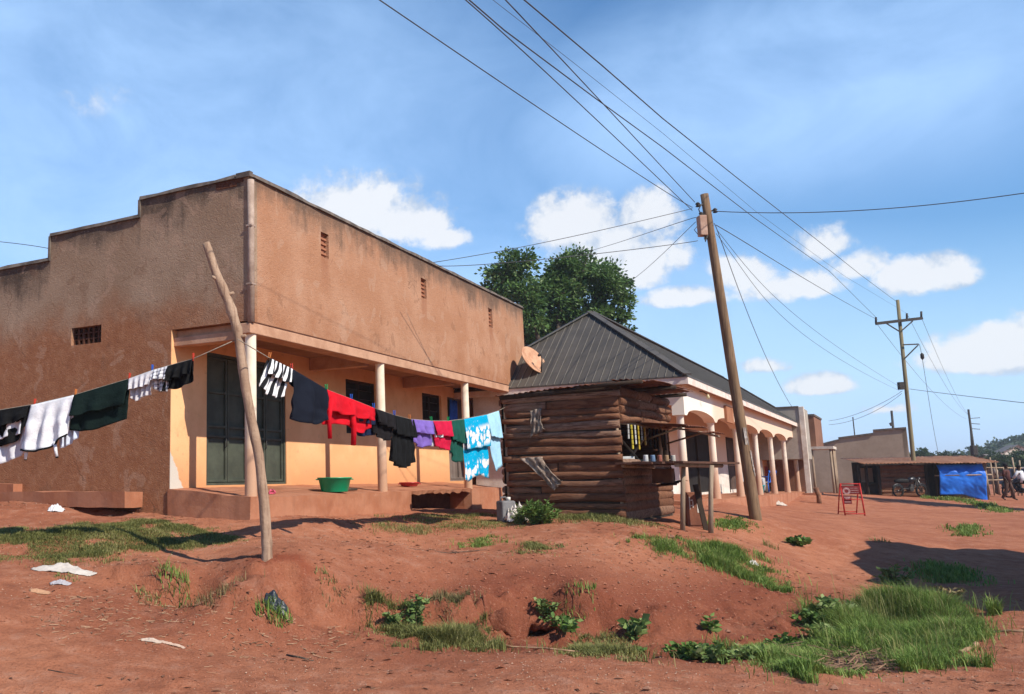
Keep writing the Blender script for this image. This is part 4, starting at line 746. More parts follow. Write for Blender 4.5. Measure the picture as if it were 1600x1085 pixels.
class Line:
    def __init__(s, pts, Q): s.p = pts; s.Q = Q; s.w = [onplane(a,b,*Q) for a,b in pts]
    def at(s, px): 
        xs = [a for a,_ in s.p]; ys = [b for _,b in s.p]; y = float(np.interp(px, xs, ys)); return onplane(px, y, *s.Q)
LR = Line([(371,530),(421,560),(456,577),(510,609),(549,624),(584,638),(616,649),(640,655),(674,658),(700,658),(725,655),(760,648),(779,642),(789,637)], QR)
LLn = Line([(-160,668),(0,641),(54,632),(118,617),(202,592),(238,579),(302,561),(371,530)], QL)
M_rope = simple('grey_rope', (.30,.25,.2), (.2,.16,.12), 30)
for ln, lab in ((LR, 'thin washing line running from the post along the veranda to the kiosk'), (LLn, 'thin washing line running from the post to the left edge')):
    o0 = ln.w[0]; mb = MB().tube([w-o0 for w in ln.w], .006, 6); tag(mb.build('washing_line', M_rope, None, o0), lab, 'washing line', 'washing lines')
def cloth(name, c, c2=None, pat=None):
    def b(t, tc, g, p):
        u = tc['UV']; xy = t.xyz(u); n = t.noise(tc['Object'], 9, 3, .6); w = t.noise(u, 60, 2, .5)
        if pat == 'stripe': f = t.ramp(t.math('FRACT', t.math('MULTIPLY', t.math('ADD', xy[0], t.math('MULTIPLY', xy[1], .12)), 13)), .47, .53); col = t.mix(f, c, c2)
        elif pat == 'plaid': f1 = t.math('GREATER_THAN', t.math('FRACT', t.math('MULTIPLY', xy[0], 22)), .6); f2 = t.math('GREATER_THAN', t.math('FRACT', t.math('MULTIPLY', xy[1], 22)), .6); col = t.mix(t.math('MULTIPLY', t.math('ADD', f1, f2), .5), c, c2)
        elif pat == 'floral':
            v = t.new('ShaderNodeTexVoronoi'); v.inputs['Scale'].default_value = 9; v.inputs['Randomness'].default_value = 1; t.link(u, v.inputs['Vector']); n9 = t.noise(u, 22, 4, .7)
            band = t.ramp(t.math('ABSOLUTE', t.math('SUBTRACT', t.math('FRACT', t.math('MULTIPLY', xy[1], 1.75)), .55)), .36, .2); f = t.math('MULTIPLY', t.ramp(t.math('SUBTRACT', v.outputs['Distance'], t.math('MULTIPLY', t.math('SUBTRACT', n9, .5), .75)), .60, .48), band); f = t.math('MAXIMUM', f, t.math('MULTIPLY', t.ramp(n9,.62,.66), .8)); col = t.mix(f, c, c2)
        else: col = t.mix(t.ramp(n,.35,.7), c, tuple(x*.85 for x in c))
        if pat == 'trim': col = t.mix(t.math('GREATER_THAN', xy[1], .56 if c2 else 9), col, c2 or c)
        w2 = t.noise(tc['Object'], 16, 5, .6, 1.5); return col, t.math('ADD', t.math('MULTIPLY', w2, 1.0), t.math('MULTIPLY', w, .15)), .55, .012
    return material(name, b, .9, .1)
def garment(name, label, cat, line, a, b, bottom, mat, amp=.034, kf=3.0, seed=0, back=1.0, push=0.0, sleeves=(), smat=None, trim=None, flap=None):
    A = [line.at(a+(b-a)*i/24)-np.array([0,0,.004]) for i in range(25)]; Q = line.Q; n = -Q[1] if np.dot(Q[1], Q[0]-EYE) > 0 else Q[1]
    bx = np.interp(np.linspace(0,1,25), np.linspace(0,1,len(bottom)), [q[0] for q in bottom]); by = np.interp(np.linspace(0,1,25), np.linspace(0,1,len(bottom)), [q[1] for q in bottom]); ker = np.array([1,2,3,2,1])/9.; bx = np.convolve(np.pad(bx,2,'edge'),ker,'valid'); by = np.convolve(np.pad(by,2,'edge'),ker,'valid'); Bt = [onplane(x,y,*Q) for x,y in zip(bx,by)]
    o0 = A[12]; V = []; U = []; NV = 22; w = np.linalg.norm(A[-1]-A[0]); rs = seed*3.7
    def panel(frac, sgn):
        k0 = len(V); BL = [Bt[1]*(1-i/24)+Bt[23]*i/24+np.array([0,0,.012*math.sin(i*.7+rs)]) for i in range(25)] if (sgn > 0 and frac < 1) else Bt
        for i in range(25):
            h = np.linalg.norm(Bt[i]-A[i])
            for j in range(NV+1):
                u, v = i/24, j/NV*frac; p = A[i]*(1-v)+BL[i]*v; ph = mnoise.noise(Vector((u*2.5,v*1.2,rs)))*2.2
                f = amp*min(1,v*1.6)*(math.sin(2*math.pi*kf*u+rs+ph)+.6*mnoise.noise(Vector((u*7,v*5,rs+5)))) + .12*amp*math.sin(7*v+3*u+rs)*v
                off = sgn*(.008+.012*min(1,v*4)) + f*(1 if sgn > 0 else .8) + push
                if sgn > 0: off += .012+.02*v          # the flap folded over the line hangs in front
                V.append(tuple(p+n*off-o0 + np.array([0,0,.004*mnoise.noise(Vector((u*5,v*2,rs)))*v]))); U.append((u*w, v*h))
        return k0
    Fc = []
    fl = flap if flap is not None else .5+.16*((seed*37)%10)/10
    for frac, sg in ((fl,1),(back,-1)):
        k0 = panel(frac, sg)
        for i in range(24):
            for j in range(NV): a0 = k0+i*(NV+1)+j; Fc.append((a0,a0+1,a0+NV+2,a0+NV+1))
    k1 = 25*(NV+1)
    for i in range(24): Fc.append((i*(NV+1),(i+1)*(NV+1),k1+(i+1)*(NV+1),k1+i*(NV+1)))
    o = obj(name, mkmesh(name, V, Fc, mat, True, uv=U), None, o0); sd = o.modifiers.new('solid','SOLIDIFY'); sd.thickness = .005; tag(o, label, cat, 'washing hung on the lines')
    for k, (pts, r, cuff) in enumerate(sleeves):
        S_ = [onplane(x,y,*Q)+n*(.03+push)-o0 for x,y in pts]; mb = MB().tube(S_, [r*(1-.25*i/(len(S_)-1)) for i in range(len(S_))], 10, jit=.25); sl = mb.build('sleeve', smat or mat, o)
        if cuff is not None: MB().tube([S_[-1], S_[-1]+(S_[-1]-S_[-2])*.18], r*.8, 9).build('cuff', cuff, sl)
    if trim is not None:
        mb = MB(); mb.tube([Vector(V[i*(NV+1)+NV])+Vector(tuple(n*.006)) for i in range(25)], .012, 6); mb.build('hem', trim, o)
    return o
M_black = cloth('black_cloth', (.009,.009,.0095)); M_navy = cloth('navy_cloth', (.009,.011,.019)); M_red = cloth('red_cloth', (.55,.008,.018)); M_whitec = cloth('white_cloth', (.72,.72,.74)); M_dgreen = cloth('dark_green_cloth', (.007,.016,.014))
garment('washing_garment', 'black garment hung at the far left end of the washing', 'clothing', LLn, -34, 47, [(-36,706),(-5,698),(22,692),(43,660)], M_black, seed=1)
garment('washing_garment', 'pale white cloth hanging below and behind the leftmost black garment', 'clothing', LLn, -40, 34, [(-42,734),(-10,727),(14,718),(33,708)], cloth('pale_cloth',(.62,.62,.66)), seed=2, push=-.06, back=1)
garment('washing_garment', 'white shirt with black collar and hem and hanging black-cuffed sleeves', 'clothing', LLn, 50, 117, [(32,703),(55,706),(84,699),(108,678)], M_whitec, amp=.038, seed=3, flap=1.0, back=.8, sleeves=[([(44,696),(43,709),(42,718)],.022,M_black),([(88,690),(89,704),(91,714)],.022,M_black)], trim=M_black)
garment('washing_garment', 'pale blue cloth showing behind the white shirt on the line', 'clothing', LLn, 84, 117, [(86,702),(100,697),(117,684)], cloth('ice_cloth',(.58,.64,.76)), seed=13, push=-.05, back=1)
garment('washing_garment', 'wide dark green skirt hung by its waistband between white tops', 'clothing', LLn, 117, 203, [(106,672),(122,674),(140,673),(168,664),(200,654)], M_dgreen, amp=.026, kf=2, seed=4, flap=.62)
garment('washing_garment', 'pale grey frilly blouse hung between the dark green skirt and the checked top', 'clothing', LLn, 201, 238, [(203,622),(212,628),(222,620),(235,617)], cloth('grey_frill',(.56,.54,.56)), amp=.03, kf=4, seed=5)
garment('washing_garment', 'small black and white checked top hung beside a black one', 'clothing', LLn, 237, 265, [(236,606),(248,612),(262,612)], cloth('check_cloth',(.68,.68,.70),(.10,.10,.12),'plaid'), seed=6)
garment('washing_garment', 'black top hung nearest the post on the left line', 'clothing', LLn, 263, 302, [(251,613),(262,607),(272,609),(288,602),(303,594)], M_black, seed=7)
garment('washing_garment', 'black and white striped top hung nearest the post on the right line', 'clothing', LR, 420, 456, [(409,600),(420,616),(434,622),(448,618)], cloth('stripe_cloth',(.015,.015,.017),(.72,.72,.72),'stripe'), amp=.03, seed=8, flap=.55)
garment('washing_garment', 'dark navy skirt hung between the striped top and the red shirt', 'clothing', LR, 455, 509, [(446,652),(468,662),(495,664),(504,656)], M_navy, amp=.045, kf=2, seed=9, flap=1.0, back=.3)
garment('washing_garment', 'bright red long-sleeved shirt with its sleeves dangling', 'clothing', LR, 509, 584, [(506,664),(528,662),(548,666),(566,679),(583,668)], M_red, amp=.034, seed=10, flap=.62, sleeves=[([(514,622),(511,655),(512,686)],.034,None),([(544,628),(550,665),(549,696)],.046,None)])
garment('washing_garment', 'dark blue top half hidden behind the red shirt', 'clothing', LR, 556, 588, [(562,676),(575,682),(590,680)], cloth('ink_cloth',(.014,.022,.06)), seed=11, push=-.07, back=1)
garment('washing_garment', 'charcoal T-shirt hung in front of the middle pillar', 'clothing', LR, 585, 617, [(586,676),(600,689),(613,688)], cloth('charcoal_cloth',(.013,.011,.012)), seed=12)
garment('washing_garment', 'long black pleated skirt between the charcoal and purple garments', 'clothing', LR, 616, 645, [(611,716),(622,730),(636,732),(649,722)], M_black, amp=.05, kf=5, seed=14, flap=.42)
garment('washing_garment', 'plain purple top hung beside the black pleated skirt', 'clothing', LR, 641, 675, [(647,690),(660,701),(680,694)], cloth('purple_cloth',(.19,.12,.42)), seed=15)
garment('washing_garment', 'small crimson and white top between purple and green garments', 'clothing', LR, 675, 704, [(681,697),(692,701),(704,704)], cloth('crimson_cloth',(.52,.012,.05)), seed=16)
garment('washing_garment', 'white cloth corner showing under the small crimson top', 'clothing', LR, 677, 690, [(680,698),(686,698),(691,697)], M_whitec, seed=17, push=-.05, back=1)
garment('washing_garment', 'dark bottle-green skirt between the crimson top and the turquoise dress', 'clothing', LR, 703, 725, [(706,704),(711,723),(724,721)], cloth('bottle_cloth',(.012,.075,.055)), seed=18)
garment('washing_garment', 'turquoise dress with white flower print and ragged hem', 'clothing', LR, 723, 762, [(727,750),(736,754),(744,744),(754,742),(765,748)], cloth('floral_cloth',(.0,.33,.56),(.68,.66,.64),'floral'), amp=.026, kf=2, seed=19, flap=.5)
garment('washing_garment', 'light blue towel hung at the kiosk end of the line', 'clothing', LR, 759, 778, [(771,712),(776,738),(781,733),(786,728)], cloth('sky_cloth',(.36,.62,.80)), amp=.015, kf=1.5, seed=20)
pegc = {'red':(.6,.06,.03),'orange':(.62,.2,.05),'blue':(.03,.12,.5),'green':(.02,.35,.1)}
for ln, px, c, lab in ((LLn,54,'red','red peg at the left shoulder of the white shirt'),(LLn,118,'orange','orange peg between the white shirt and the green skirt'),(LLn,202,'red','red peg between the green skirt and the frilly blouse'),(LLn,238,'blue','blue peg between the frilly blouse and the checked top'),(LLn,302,'red','red peg at the right end of the black top near the post'),(LR,421,'orange','orange peg at the left end of the striped top'),(LR,456,'red','red peg between the striped top and the navy skirt'),(LR,510,'green','green peg between the navy skirt and the red shirt'),(LR,549,'blue','blue peg on the middle of the red shirt'),(LR,584,'blue','blue peg between the red shirt and the charcoal T-shirt'),(LR,616,'blue','blue peg between the charcoal T-shirt and the black skirt'),(LR,640,'orange','orange peg between the black skirt and the purple top'),(LR,674,'green','green peg between the purple top and the crimson top'),(LR,700,'green','green peg between the crimson top and the bottle-green skirt')):
    p = ln.at(px); m = bpy.data.materials.get('peg_'+c) or simple('peg_'+c, pegc[c], rough=.4); n = ln.Q[1]; mb = MB()
    for sg in (-1,1): mb.beam((n[0]*.006*sg,n[1]*.006*sg,-.035),(n[0]*.014*sg,n[1]*.014*sg,.055),.012,.008,tuple(n))
    mb.tube([tuple(-n*.014),tuple(n*.014)],.006,6); tag(mb.build('clothes_peg', m, None, p+np.array([0,0,.012]), rot=(0,random.uniform(-.15,.15),0)), lab, 'clothes peg', 'pegs on the washing lines')
# ------------------------------------------------------------------ utility poles and wires
M_upole = material('tarred_pole', lambda t, tc, g, p: (t.mix(t.math('MULTIPLY', t.ramp(t.noise(t.vmap(tc['Object'],(12,12,.7)),2,6,.65),.42,.66), .8), t.mix(t.ramp(t.noise(tc['Object'],1.3,4,.6),.35,.65), (.255,.165,.10), (.20,.125,.07)), (.10,.062,.04)), t.noise(t.vmap(tc['Object'],(16,16,1)),3,5,.7), .6, .012), .85, .15)
M_wire = simple('wire_black', (.09,.09,.10), (.06,.06,.065), 2, rough=.6); M_porc = simple('porcelain', (.30,.24,.2), rough=.35); M_meter = simple('meter_box_paint', (.50,.34,.26), (.36,.22,.16), 6)
b0 = atY(1181,812,18.0); t0 = atY(1100.5,304,b0[1]+.1)
P1 = thing('utility_pole', 'tall tarred timber power pole with a meter box near its top, beside the row house', 'utility pole', b0)
d0 = t0-b0; MB().tube([(0,0,-.4)]+[tuple(d0*k/12) for k in range(13)], [.114]+[.112-.032*k/12 for k in range(13)], 18, jit=.03).build('shaft', M_upole, P1)
def onp(py, dx=0, dy=0): k = (812-py)/(812-304); q = d0*k; return np.array([q[0]+dx, q[1]+dy, q[2]])
q = onp(353,-.17,-.05); mbx = MB().box((q[0]-.075,q[1]-.09,q[2]-.27),(q[0]+.075,q[1]+.09,q[2]+.16)); mbx.build('meter_box', M_meter, P1, bevel=.015)
MB().tube([tuple(q+(0,0,.16)),tuple(q+(-.05,-.02,.3)),tuple(q+(.03,-.02,.42))],.012,6).tube([tuple(q+(0,-.05,-.27)),tuple(q+(.02,-.05,-.4)),tuple(onp(372,-.09,-.05))],.012,6).tube([tuple(q+(-.1,-.04,-.05)),tuple(q+(-.19,-.05,-.15)),tuple(q+(-.12,-.05,-.25))],.008,6).build('lead_wire', M_wire, P1)
for py, dx in ((322,-.19),(338,-.15),(332,.15),(375,-.12)): q2 = onp(py,dx,-.04); MB().tube([tuple(onp(py)),tuple(q2)],.016,6).lathe([(.02,-.05),(.05,-.04),(.03,-.01),(.05,.02),(.02,.05)], tuple(q2), 10).build('insulator', M_iron, P1)
ps = MB()
for py, h, a0, a1 in ((688,.34,-1.75,-1.2),(726,.42,-1.15,-.7),(742,.16,-1.0,-.5)):
    c_ = onp(py); n = 8; V = []
    for i in range(n+1):
        a = a0+(a1-a0)*i/n
        for k in range(5): z = -h/2+h*k/4; r = .107+.004*math.sin(i+k)+(.012 if i in (0,n) else 0); V.append((c_[0]+r*math.cos(a)-d0[0]/d0[2]*0+z*d0[0]/d0[2], c_[1]+r*math.sin(a), c_[2]+z+.03*mnoise.noise(Vector((i*.7,k*3,py)))))
    ps.add(V, [(5*i+k,5*(i+1)+k,5*(i+1)+k+1,5*i+k+1) for i in range(n) for k in range(4)])
ps.build('torn_poster', simple('torn_paper', (.50,.46,.42), (.27,.21,.17), 14, bump=.3), P1)
fb_ = gpx(1433,776); ft_ = atY(1402.5,469,fb_[1])
P2 = thing('utility_pole', 'far power pole with a steel crossarm standing before the low shack', 'utility pole', fb_); f0 = ft_-fb_
M_fpole = simple('far_pole_wood', (.23,.19,.11), (.17,.14,.08), 2, stretch=(1,1,.2)); MB().tube([(0,0,-.4),(0,0,0),tuple(f0*.5),tuple(f0)],[.105,.105,.095,.078],14).build('shaft', M_fpole, P2)
Yf = fb_[1]; fl_ = lambda px, py: atY(px,py,Yf-.2)-fb_
MB().beam(fl_(1368.5,506),fl_(1441,497.5),.12,.14).beam(fl_(1384,505),fl_(1405,518),.05,.05).beam(fl_(1426,502),fl_(1410,516),.05,.05).build('crossarm', M_iron, P2)
for a,b,c in ((1368.7,506,496),(1417,500,490),(1439.5,497,487)): MB().tube([fl_(a,b),fl_(a,c)],.05,8).build('insulator', M_iron, P2)
MB().beam(fl_(1411,539),fl_(1435,538),.06,.06).beam(fl_(1414,560),fl_(1434,540),.05,.05).build('bracket', M_iron, P2)
MB().box(tuple(fl_(1408,606)+(-.12,-.1,-.1)),tuple(fl_(1408,606)+(.12,.1,.28))).build('switch_box', M_iron, P2)
MB().tube([fl_(1431,748)-(0,.02,0),fl_(1427,728)-(0,.02,0)],.11,12).build('paper_notice', simple('white_notice', (.6,.58,.55)), P2)
def wire(pts, r, label, sag=0, name='power_cable'):
    W_ = [np.asarray(p,float) for p in pts]; r = r*.62
    if len(W_) == 2:
        a, b = W_; L = np.linalg.norm(b-a); W_ = [a*(1-k/20)+b*k/20-np.array([0,0,4*sag*(k/20)*(1-k/20)]) for k in range(21)]
    o0 = W_[0]; tag(MB().tube([w-o0 for w in W_], r, 6).build(name, M_wire, None, o0), label, 'cable', 'overhead cables'); return W_
def skyw(px, py, z): return atz(px, py, z)
w0 = lambda py, dx=0: b0+onp(py,dx,-.05)
def through(A, px, py, z, ext=.7): B_ = atz(px, py, z); return A, B_+(B_-A)*ext
def poly(P, depths): return [atY(a,b,y) for (a,b),y in zip(P, depths)]
def lin(P, y0, y1):      # depths along a straight run in plan (perspective-correct)
    a, b = atY(*P[0],y0), atY(*P[-1],y1); d = b-a; n = np.array([d[1],-d[0],0]); out = [a]+[onplane(x,y,a,n) for x,y in P[1:-1]]+[b]; return out
def smooth(P, n=24):
    P = [np.asarray(p,float) for p in P]; t = np.linspace(0,1,len(P)); T = np.linspace(0,1,n); c = [np.polyfit(t,[p[k] for p in P],min(3,len(P)-1)) for k in range(3)]; return [np.array([np.polyval(c[k],u) for k in range(3)]) for u in T]
def pre(P, k=.5): return [P[0]+(P[0]-P[1])*k]+P      # carry the cable on out of the picture
Yp = b0[1]
wire(smooth(pre(lin([(593,0),(750,107),(916,218.5),(1035,297),(1080,323)],8.5,Yp))), .011, 'lowest cable of the fan sweeping down from the top to the near pole')
wire(smooth(pre(lin([(726,0),(826,88),(911.6,166),(987.6,242),(1083,330)],8.8,Yp))), .011, 'second cable of the fan sweeping down from the top to the near pole')
wire(smooth(pre(lin([(790,0),(845,57),(921,142.5),(987.5,209),(1087,318)],8.8,Yp))), .011, 'steepest cable of the fan coming down to the very top of the near pole')
far3, far5 = fb_+fl_(1368.7,496), fb_+fl_(1403,471)
def longw(P, y0, y1): return lin(P, y0, y1)
wire(pre(longw([(733,0),(788,47.5),(930.5,154),(1035,230),(1177.6,340),(1296,424),(1368.5,496)],9.0,Yf-.2),.5), .013, 'long cable passing behind the near pole to the left end of the far crossarm')
wire(pre(longw([(819,0),(940,102),(1035,185),(1154,280),(1272.6,372),(1345,430),(1400,471)],9.0,Yf-.2),.5), .013, 'highest long cable from the top edge to the head of the far pole')
wire(pre(longw([(770,0),(892,95),(1035,208),(1180,330),(1320,432),(1417,490)],11.5,Yf-.2),.5), .006, 'thin faint cable running between the two long cables to the far crossarm')
roofp = lambda px, py, Y: atY(px,py,Y)
wire(smooth(lin([(679,410),(769,395),(880,373),(964,354),(1083,326)],17.0,Yp)), .010, 'upper service cable from the near pole to the brown building')
wire(smooth(lin([(690,415.5),(769,413),(940,396),(1020,386),(1094,376)],17.3,Yp)), .011, 'lower service cable from the near pole to the brown building')
wire(smooth(lin([(860,405),(916,394),(1006.6,366),(1087,340)],42,Yp)), .011, 'service cable from the near pole into the tree behind the row house')
wire(smooth(lin([(978,444),(1010,420),(1050,383),(1087,347)],30,Yp)), .011, 'steep service cable from the near pole down behind the hip roof')
wire(smooth(pre(lin([(1602,302),(1500,315),(1400,325),(1250,333),(1113,330)],15.0,Yp),.4)), .013, 'thick cable running level from the near pole to the right edge')
wire(smooth(lin([(1116,350),(1130,387),(1165,480),(1203,572),(1238,637)],Yp,38)), .013, 'cable dropping from the near pole onto the white-pillared shop')
wire(smooth(lin([(1119,352),(1200,401),(1290,455),(1371,500)],Yp,Yf-.2)), .014, 'cable from the near pole rising to the left arm of the far pole')
wire(smooth(lin([(1122,362),(1180,432),(1250,500),(1330,556),(1408,606)],Yp,Yf-.2)), .008, 'upper thin cable from the near pole to the switch box of the far pole')
wire(smooth(lin([(1120,366),(1172,440),(1240,510),(1320,566),(1408,612)],Yp,Yf-.2)), .008, 'lower thin cable from the near pole to the switch box of the far pole')
wire(smooth(pre(lin([(-5,377.5),(35,382),(79,389)],20,19.3),1)), .012, 'short cable meeting the stepped parapet at the left edge')
wire(smooth(pre(lin([(1602,630),(1500,618),(1421,608)],33,Yf),.3)), .02, 'cable leaving the far pole to the right edge')
wire(smooth(lin([(1410,611),(1370,634),(1330,650),(1295,658)],Yf,58)), .017, 'upper cable of the pair from the far pole to the brown corner shop')
wire(smooth(lin([(1409,615),(1372,640),(1332,657),(1295,664)],Yf,58)), .017, 'lower cable of the pair from the far pole to the brown corner shop')
wire(smooth(lin([(1435,540),(1441,560),(1452,630),(1466,708)],Yf,Yf+14)), .02, 'guy wire with an insulator dropping from the far pole bracket', name='guy_wire')
tag(MB().lathe([(.02,-.18),(.085,-.1),(.085,.1),(.02,.18)], n=10).build('guy_insulator', M_iron, None, atY(1441,557,Yf+.4)), 'dark egg insulator on the guy wire of the far pole', 'insulator')
for a,b,lab in (((1440,497),(1515,650),'thin cable from the right end of the far crossarm down the road'),((1417,490),(1512,648),'thin cable from the middle of the far crossarm down the road'),((1369,505),(1510,655),'thin cable from the left end of the far crossarm down the road')):
    wire([atY(*a,Yf-.2), atY(*b,105)], .014, lab, sag=.8)
pp2 = gpx(1523,756); pt2 = atY(1513,640,pp2[1]+38)
fb3 = np.array([*atY(1523,712,78)[:2], .2]); ft3 = atY(1513,640,78)
P3 = thing('utility_pole', 'distant dark pole with a transformer rising behind the blue tarpaulin', 'utility pole', fb3); MB().tube([(0,0,-.3),tuple(ft3-fb3)],[.12,.08],10).tube([tuple(atY(1519,712,78)-fb3),tuple(atY(1516,668,78)-fb3)],.05,8).build('shaft', M_iron, P3)
tq = atY(1522,704,78)-fb3; MB().box(tuple(tq-(.22,.2,.42)),tuple(tq+(.22,.2,.42))).build('transformer', M_iron, P3, bevel=.05)
for yy in (654,662,670): MB().beam(atY(1517,yy,78)-fb3,atY(1531,yy+(1 if yy>660 else -1),78)-fb3,.05,.05).build('crossarm', M_iron, P3)
fb4 = np.array([*atY(1396,690,85)[:2], .2]); tag(MB().tube([(0,0,0),tuple(atY(1393,642,85)-fb4)],[.13,.10],10).beam(atY(1391,664,85)-fb4,atY(1395,662,85)-fb4,.15,.3).build('utility_pole', M_iron, None, fb4), 'short distant pole rising behind the grey stepped gable wall', 'utility pole')
# ------------------------------------------------------------------ next shops down the street
def bld(name, label, cat, p, ang): return thing(name, label, cat, p, ang)
M_conc = simple('raw_concrete', (.40,.35,.29), (.31,.265,.22), 1.2, bump=.4); M_brownp = simple('brown_render', (.26,.125,.075), (.19,.09,.055), 1, bump=.4); M_greyp = simple('grey_render', (.36,.275,.20), (.30,.225,.16), .6, bump=.4); M_wpil = simple('white_pillar_paint', (.66,.60,.52), (.52,.43,.34), 2, bump=.2)
wb = atz(1268,771,.72); ax = np.array([*V2[:2],0]); ay = np.array([*L2[:2],0])
Wt = atY(1256,636,wb[1])[2]; Wb_ = bld('pillared_shop', 'grey concrete shop with a tall white corner pillar beyond the row house', 'shop', (wb[0],wb[1],.6), ANG2); H = Wt-.6; hb = atY(1262,717,wb[1])[2]-.6
wp = lambda mb, n, m, **k: mb.build(n, m, Wb_, **k)
wp(MB().box((-.04,-.02,-.2),(.2,.2,H+.02)), 'corner_pillar', M_wpil, bevel=.02)
wp(MB().box((.0,.2,hb),(.2,3.2,H-.02)).box((.2,.02,hb),(2.2,.22,H-.05)), 'parapet', M_conc); wp(MB().box((-.03,.2,H-.02),(.26,3.25,H+.05)), 'coping', M_cap)
wp(MB().box((.05,1.9,-.2),(2.2,2.1,hb)).box((.05,3.0,-.2),(2.2,7.0,hb+.5)), 'shop_wall', M_cream)
wp(MB().box((2.0,.24,-.2),(2.2,1.9,hb)), 'end_wall', M_brownp); wp(MB().box((.9,1.85,.1),(1.7,1.9,hb-.3)), 'door', simple('red_steel_door', (.30,.03,.02), rough=.6)); wp(MB().box((1.75,1.85,1.0),(2.15,1.9,hb-.4)), 'window', M_dark)
wp(MB().box((.2,.22,hb-.02),(2.2,1.9,hb+.08)), 'porch_ceiling', M_conc); wp(rough(MB().box((-.3,-.35,-.4),(2.3,1.9,.12)),.03,.4), 'porch_floor', M_plat)
Yb = 45.0; bb = atY(1283,768,Yb); B2 = bld('corner_shop', 'dark brown flat-topped shop with a white-edged porch on thin sticks', 'shop', (bb[0],bb[1],.4), ANG2); zt2 = atY(1283,647,Yb)[2]-.4; zp2 = atY(1283,698,Yb)[2]-.4; wd = 5.5
b2 = lambda mb, n, m, **k: mb.build(n, m, B2, **k)
b2(MB().box((0,0,zp2),(.22,wd,zt2-.1)).box((.22,0,zp2),(4.4,.22,zt2-.1)).box((.0,1.6,-.3),(4.4,1.8,zp2)), 'shop_wall', M_brownp); b2(MB().box((-.04,-.04,zt2-.1),(4.45,.26,zt2)).box((-.04,.26,zt2-.1),(.26,wd,zt2)), 'coping', M_cap)
b2(MB().box((-.5,-.75,zp2-.14),(1.6,1.6,zp2-.01)).box((-.5,1.6,zp2-.14),(-.02,wd,zp2-.01)), 'porch_roof', M_wpil)
for x,y in ((-.4,-.6),(-.4,.2),(.6,-.65),(1.45,-.65)): b2(MB().tube([(x,y,-.2),(x+.03,y,zp2-.14)],[.06,.05],8), 'porch_post', M_pole)
b2(MB().box((.5,1.55,.2),(1.4,1.6,2.1)), 'door', M_darkwood)
for z in (.7,1.2,1.7): b2(MB().box((-.45,.4,z),(-.2,3.0,z+.05)), 'shelf', M_darkwood)
b2(rough(MB().box((-1.2,-1.0,-.6),(4.4,3.5,.12)),.05,.4), 'porch_floor', M_plat); b2(rough(MB().box((-2.2,-1.9,-.6),(3,-1.0,-.12)),.05,.4), 'step', M_plat)
# stepped grey gable behind the low shack
Yg = 56.0; g0 = atY(1423,760,Yg); Gb = bld('stepped_gable_building', 'big grey rendered building side with a stepped parapet behind the low shack', 'building', (g0[0],g0[1],.2), 0)
prof = [(1258,792),(1258,702),(1310,689),(1310,686),(1364,679),(1364,674),(1416,670),(1423,792)]; pr_ = [atY(a,b,Yg)-np.array([g0[0],g0[1],.2]) for a,b in prof]
# the side wall runs back to the left, like the street's other cross walls
Gside = []
for a,b in prof: r_ = ray(a,b); w_ = onplane(a,b,g0,np.array([ay[1],-ay[0],0])); Gside.append(w_-np.array([g0[0],g0[1],.2]))
MB().prism(Gside, ax*.25).build('side_wall', M_greyp, Gb)
topR = Gside[6]; MB().prism([Gside[6]+np.array([0,0,.0]), Gside[6]+ax*9, np.array([*(Gside[6]+ax*9)[:2],-.5]), np.array([*Gside[6][:2],-.5])], ay*.25).build('front_wall', M_greyp, Gb)
cp_ = MB()
for i,j in ((1,2),(3,4),(5,6)): cp_.beam(Gside[i]+ax*.12+(0,0,.04), Gside[j]+ax*.12+(0,0,.04), .4, .12)
cp_.build('coping', M_cap, Gb)
tag(MB().tube([(0,0,-6),(0,0,0)],[.05,.035],6).build('antenna_mast', M_iron, None, atY(1332.5,652,60)), 'thin grey mast standing behind the stepped grey gable', 'mast')
# low shack with tin roof, tarpaulin
Ys = 46.0; s0 = atY(1345,776,Ys); s1 = atY(1545,778,Ys-1.5); d_ = s1-s0; Ls = np.hypot(d_[0],d_[1]); angS = math.atan2(d_[1],d_[0]); zs_ = .35
SH = bld('roadside_shack', 'long low timber shack with a rust-brown tin roof at the end of the street', 'shack', (s0[0],s0[1],zs_), angS); hS = atY(1345,724,Ys)[2]-zs_
sp = lambda mb, n, m, **k: mb.build(n, m, SH, **k); fx = lambda px: Ls*(px-1345)/200.
r_ = MB(); sheet(r_, (.0,-.75,hS-.03),(fx(1468),0,-.02),(0,3.6,.34),110,5,per=.16,wav=.02,ragged=.03); sheet(r_, (fx(1468)-.1,-.65,hS-.08),(Ls-fx(1468)+.5,0,.02),(0,3.5,.40),70,5,per=.16,wav=.02,ragged=.06); sp(r_, 'roof', M_rustl)
sp(MB().box((.02,-.72,hS-.12),(fx(1468),-.68,hS-.05)), 'eave_board', M_darkwood)
sl_ = Slabs(); z = 0
while z < hS-.25: h = .2; sl_.slab((fx(1377),0,z+h/2),(fx(1450),0,z+h/2+random.uniform(-.03,.03)),h*1.1,.06,(0,-1,0)); z += h
o_ = sl_.build('plank_wall', SH); o_.location = (0,0,0)
sp(MB().box((0,.9,-.2),(Ls,1.0,hS+.05)).box((0,0,-.2),(fx(1356),.08,.75)).box((fx(1356),.3,-.2),(fx(1378),.38,.72)), 'back_wall', M_darkwood)
sp(MB().box((fx(1357),.86,.75),(fx(1377),.89,hS-.25)), 'light_panel', M_greyp)
for px in (1345,1357,1377,1452,1467,1543): sp(MB().tube([(fx(px),-.02,-.3),(fx(px)+.03,-.02,hS-.08)],.075,8), 'post', M_darkwood if px < 1540 else M_pole)
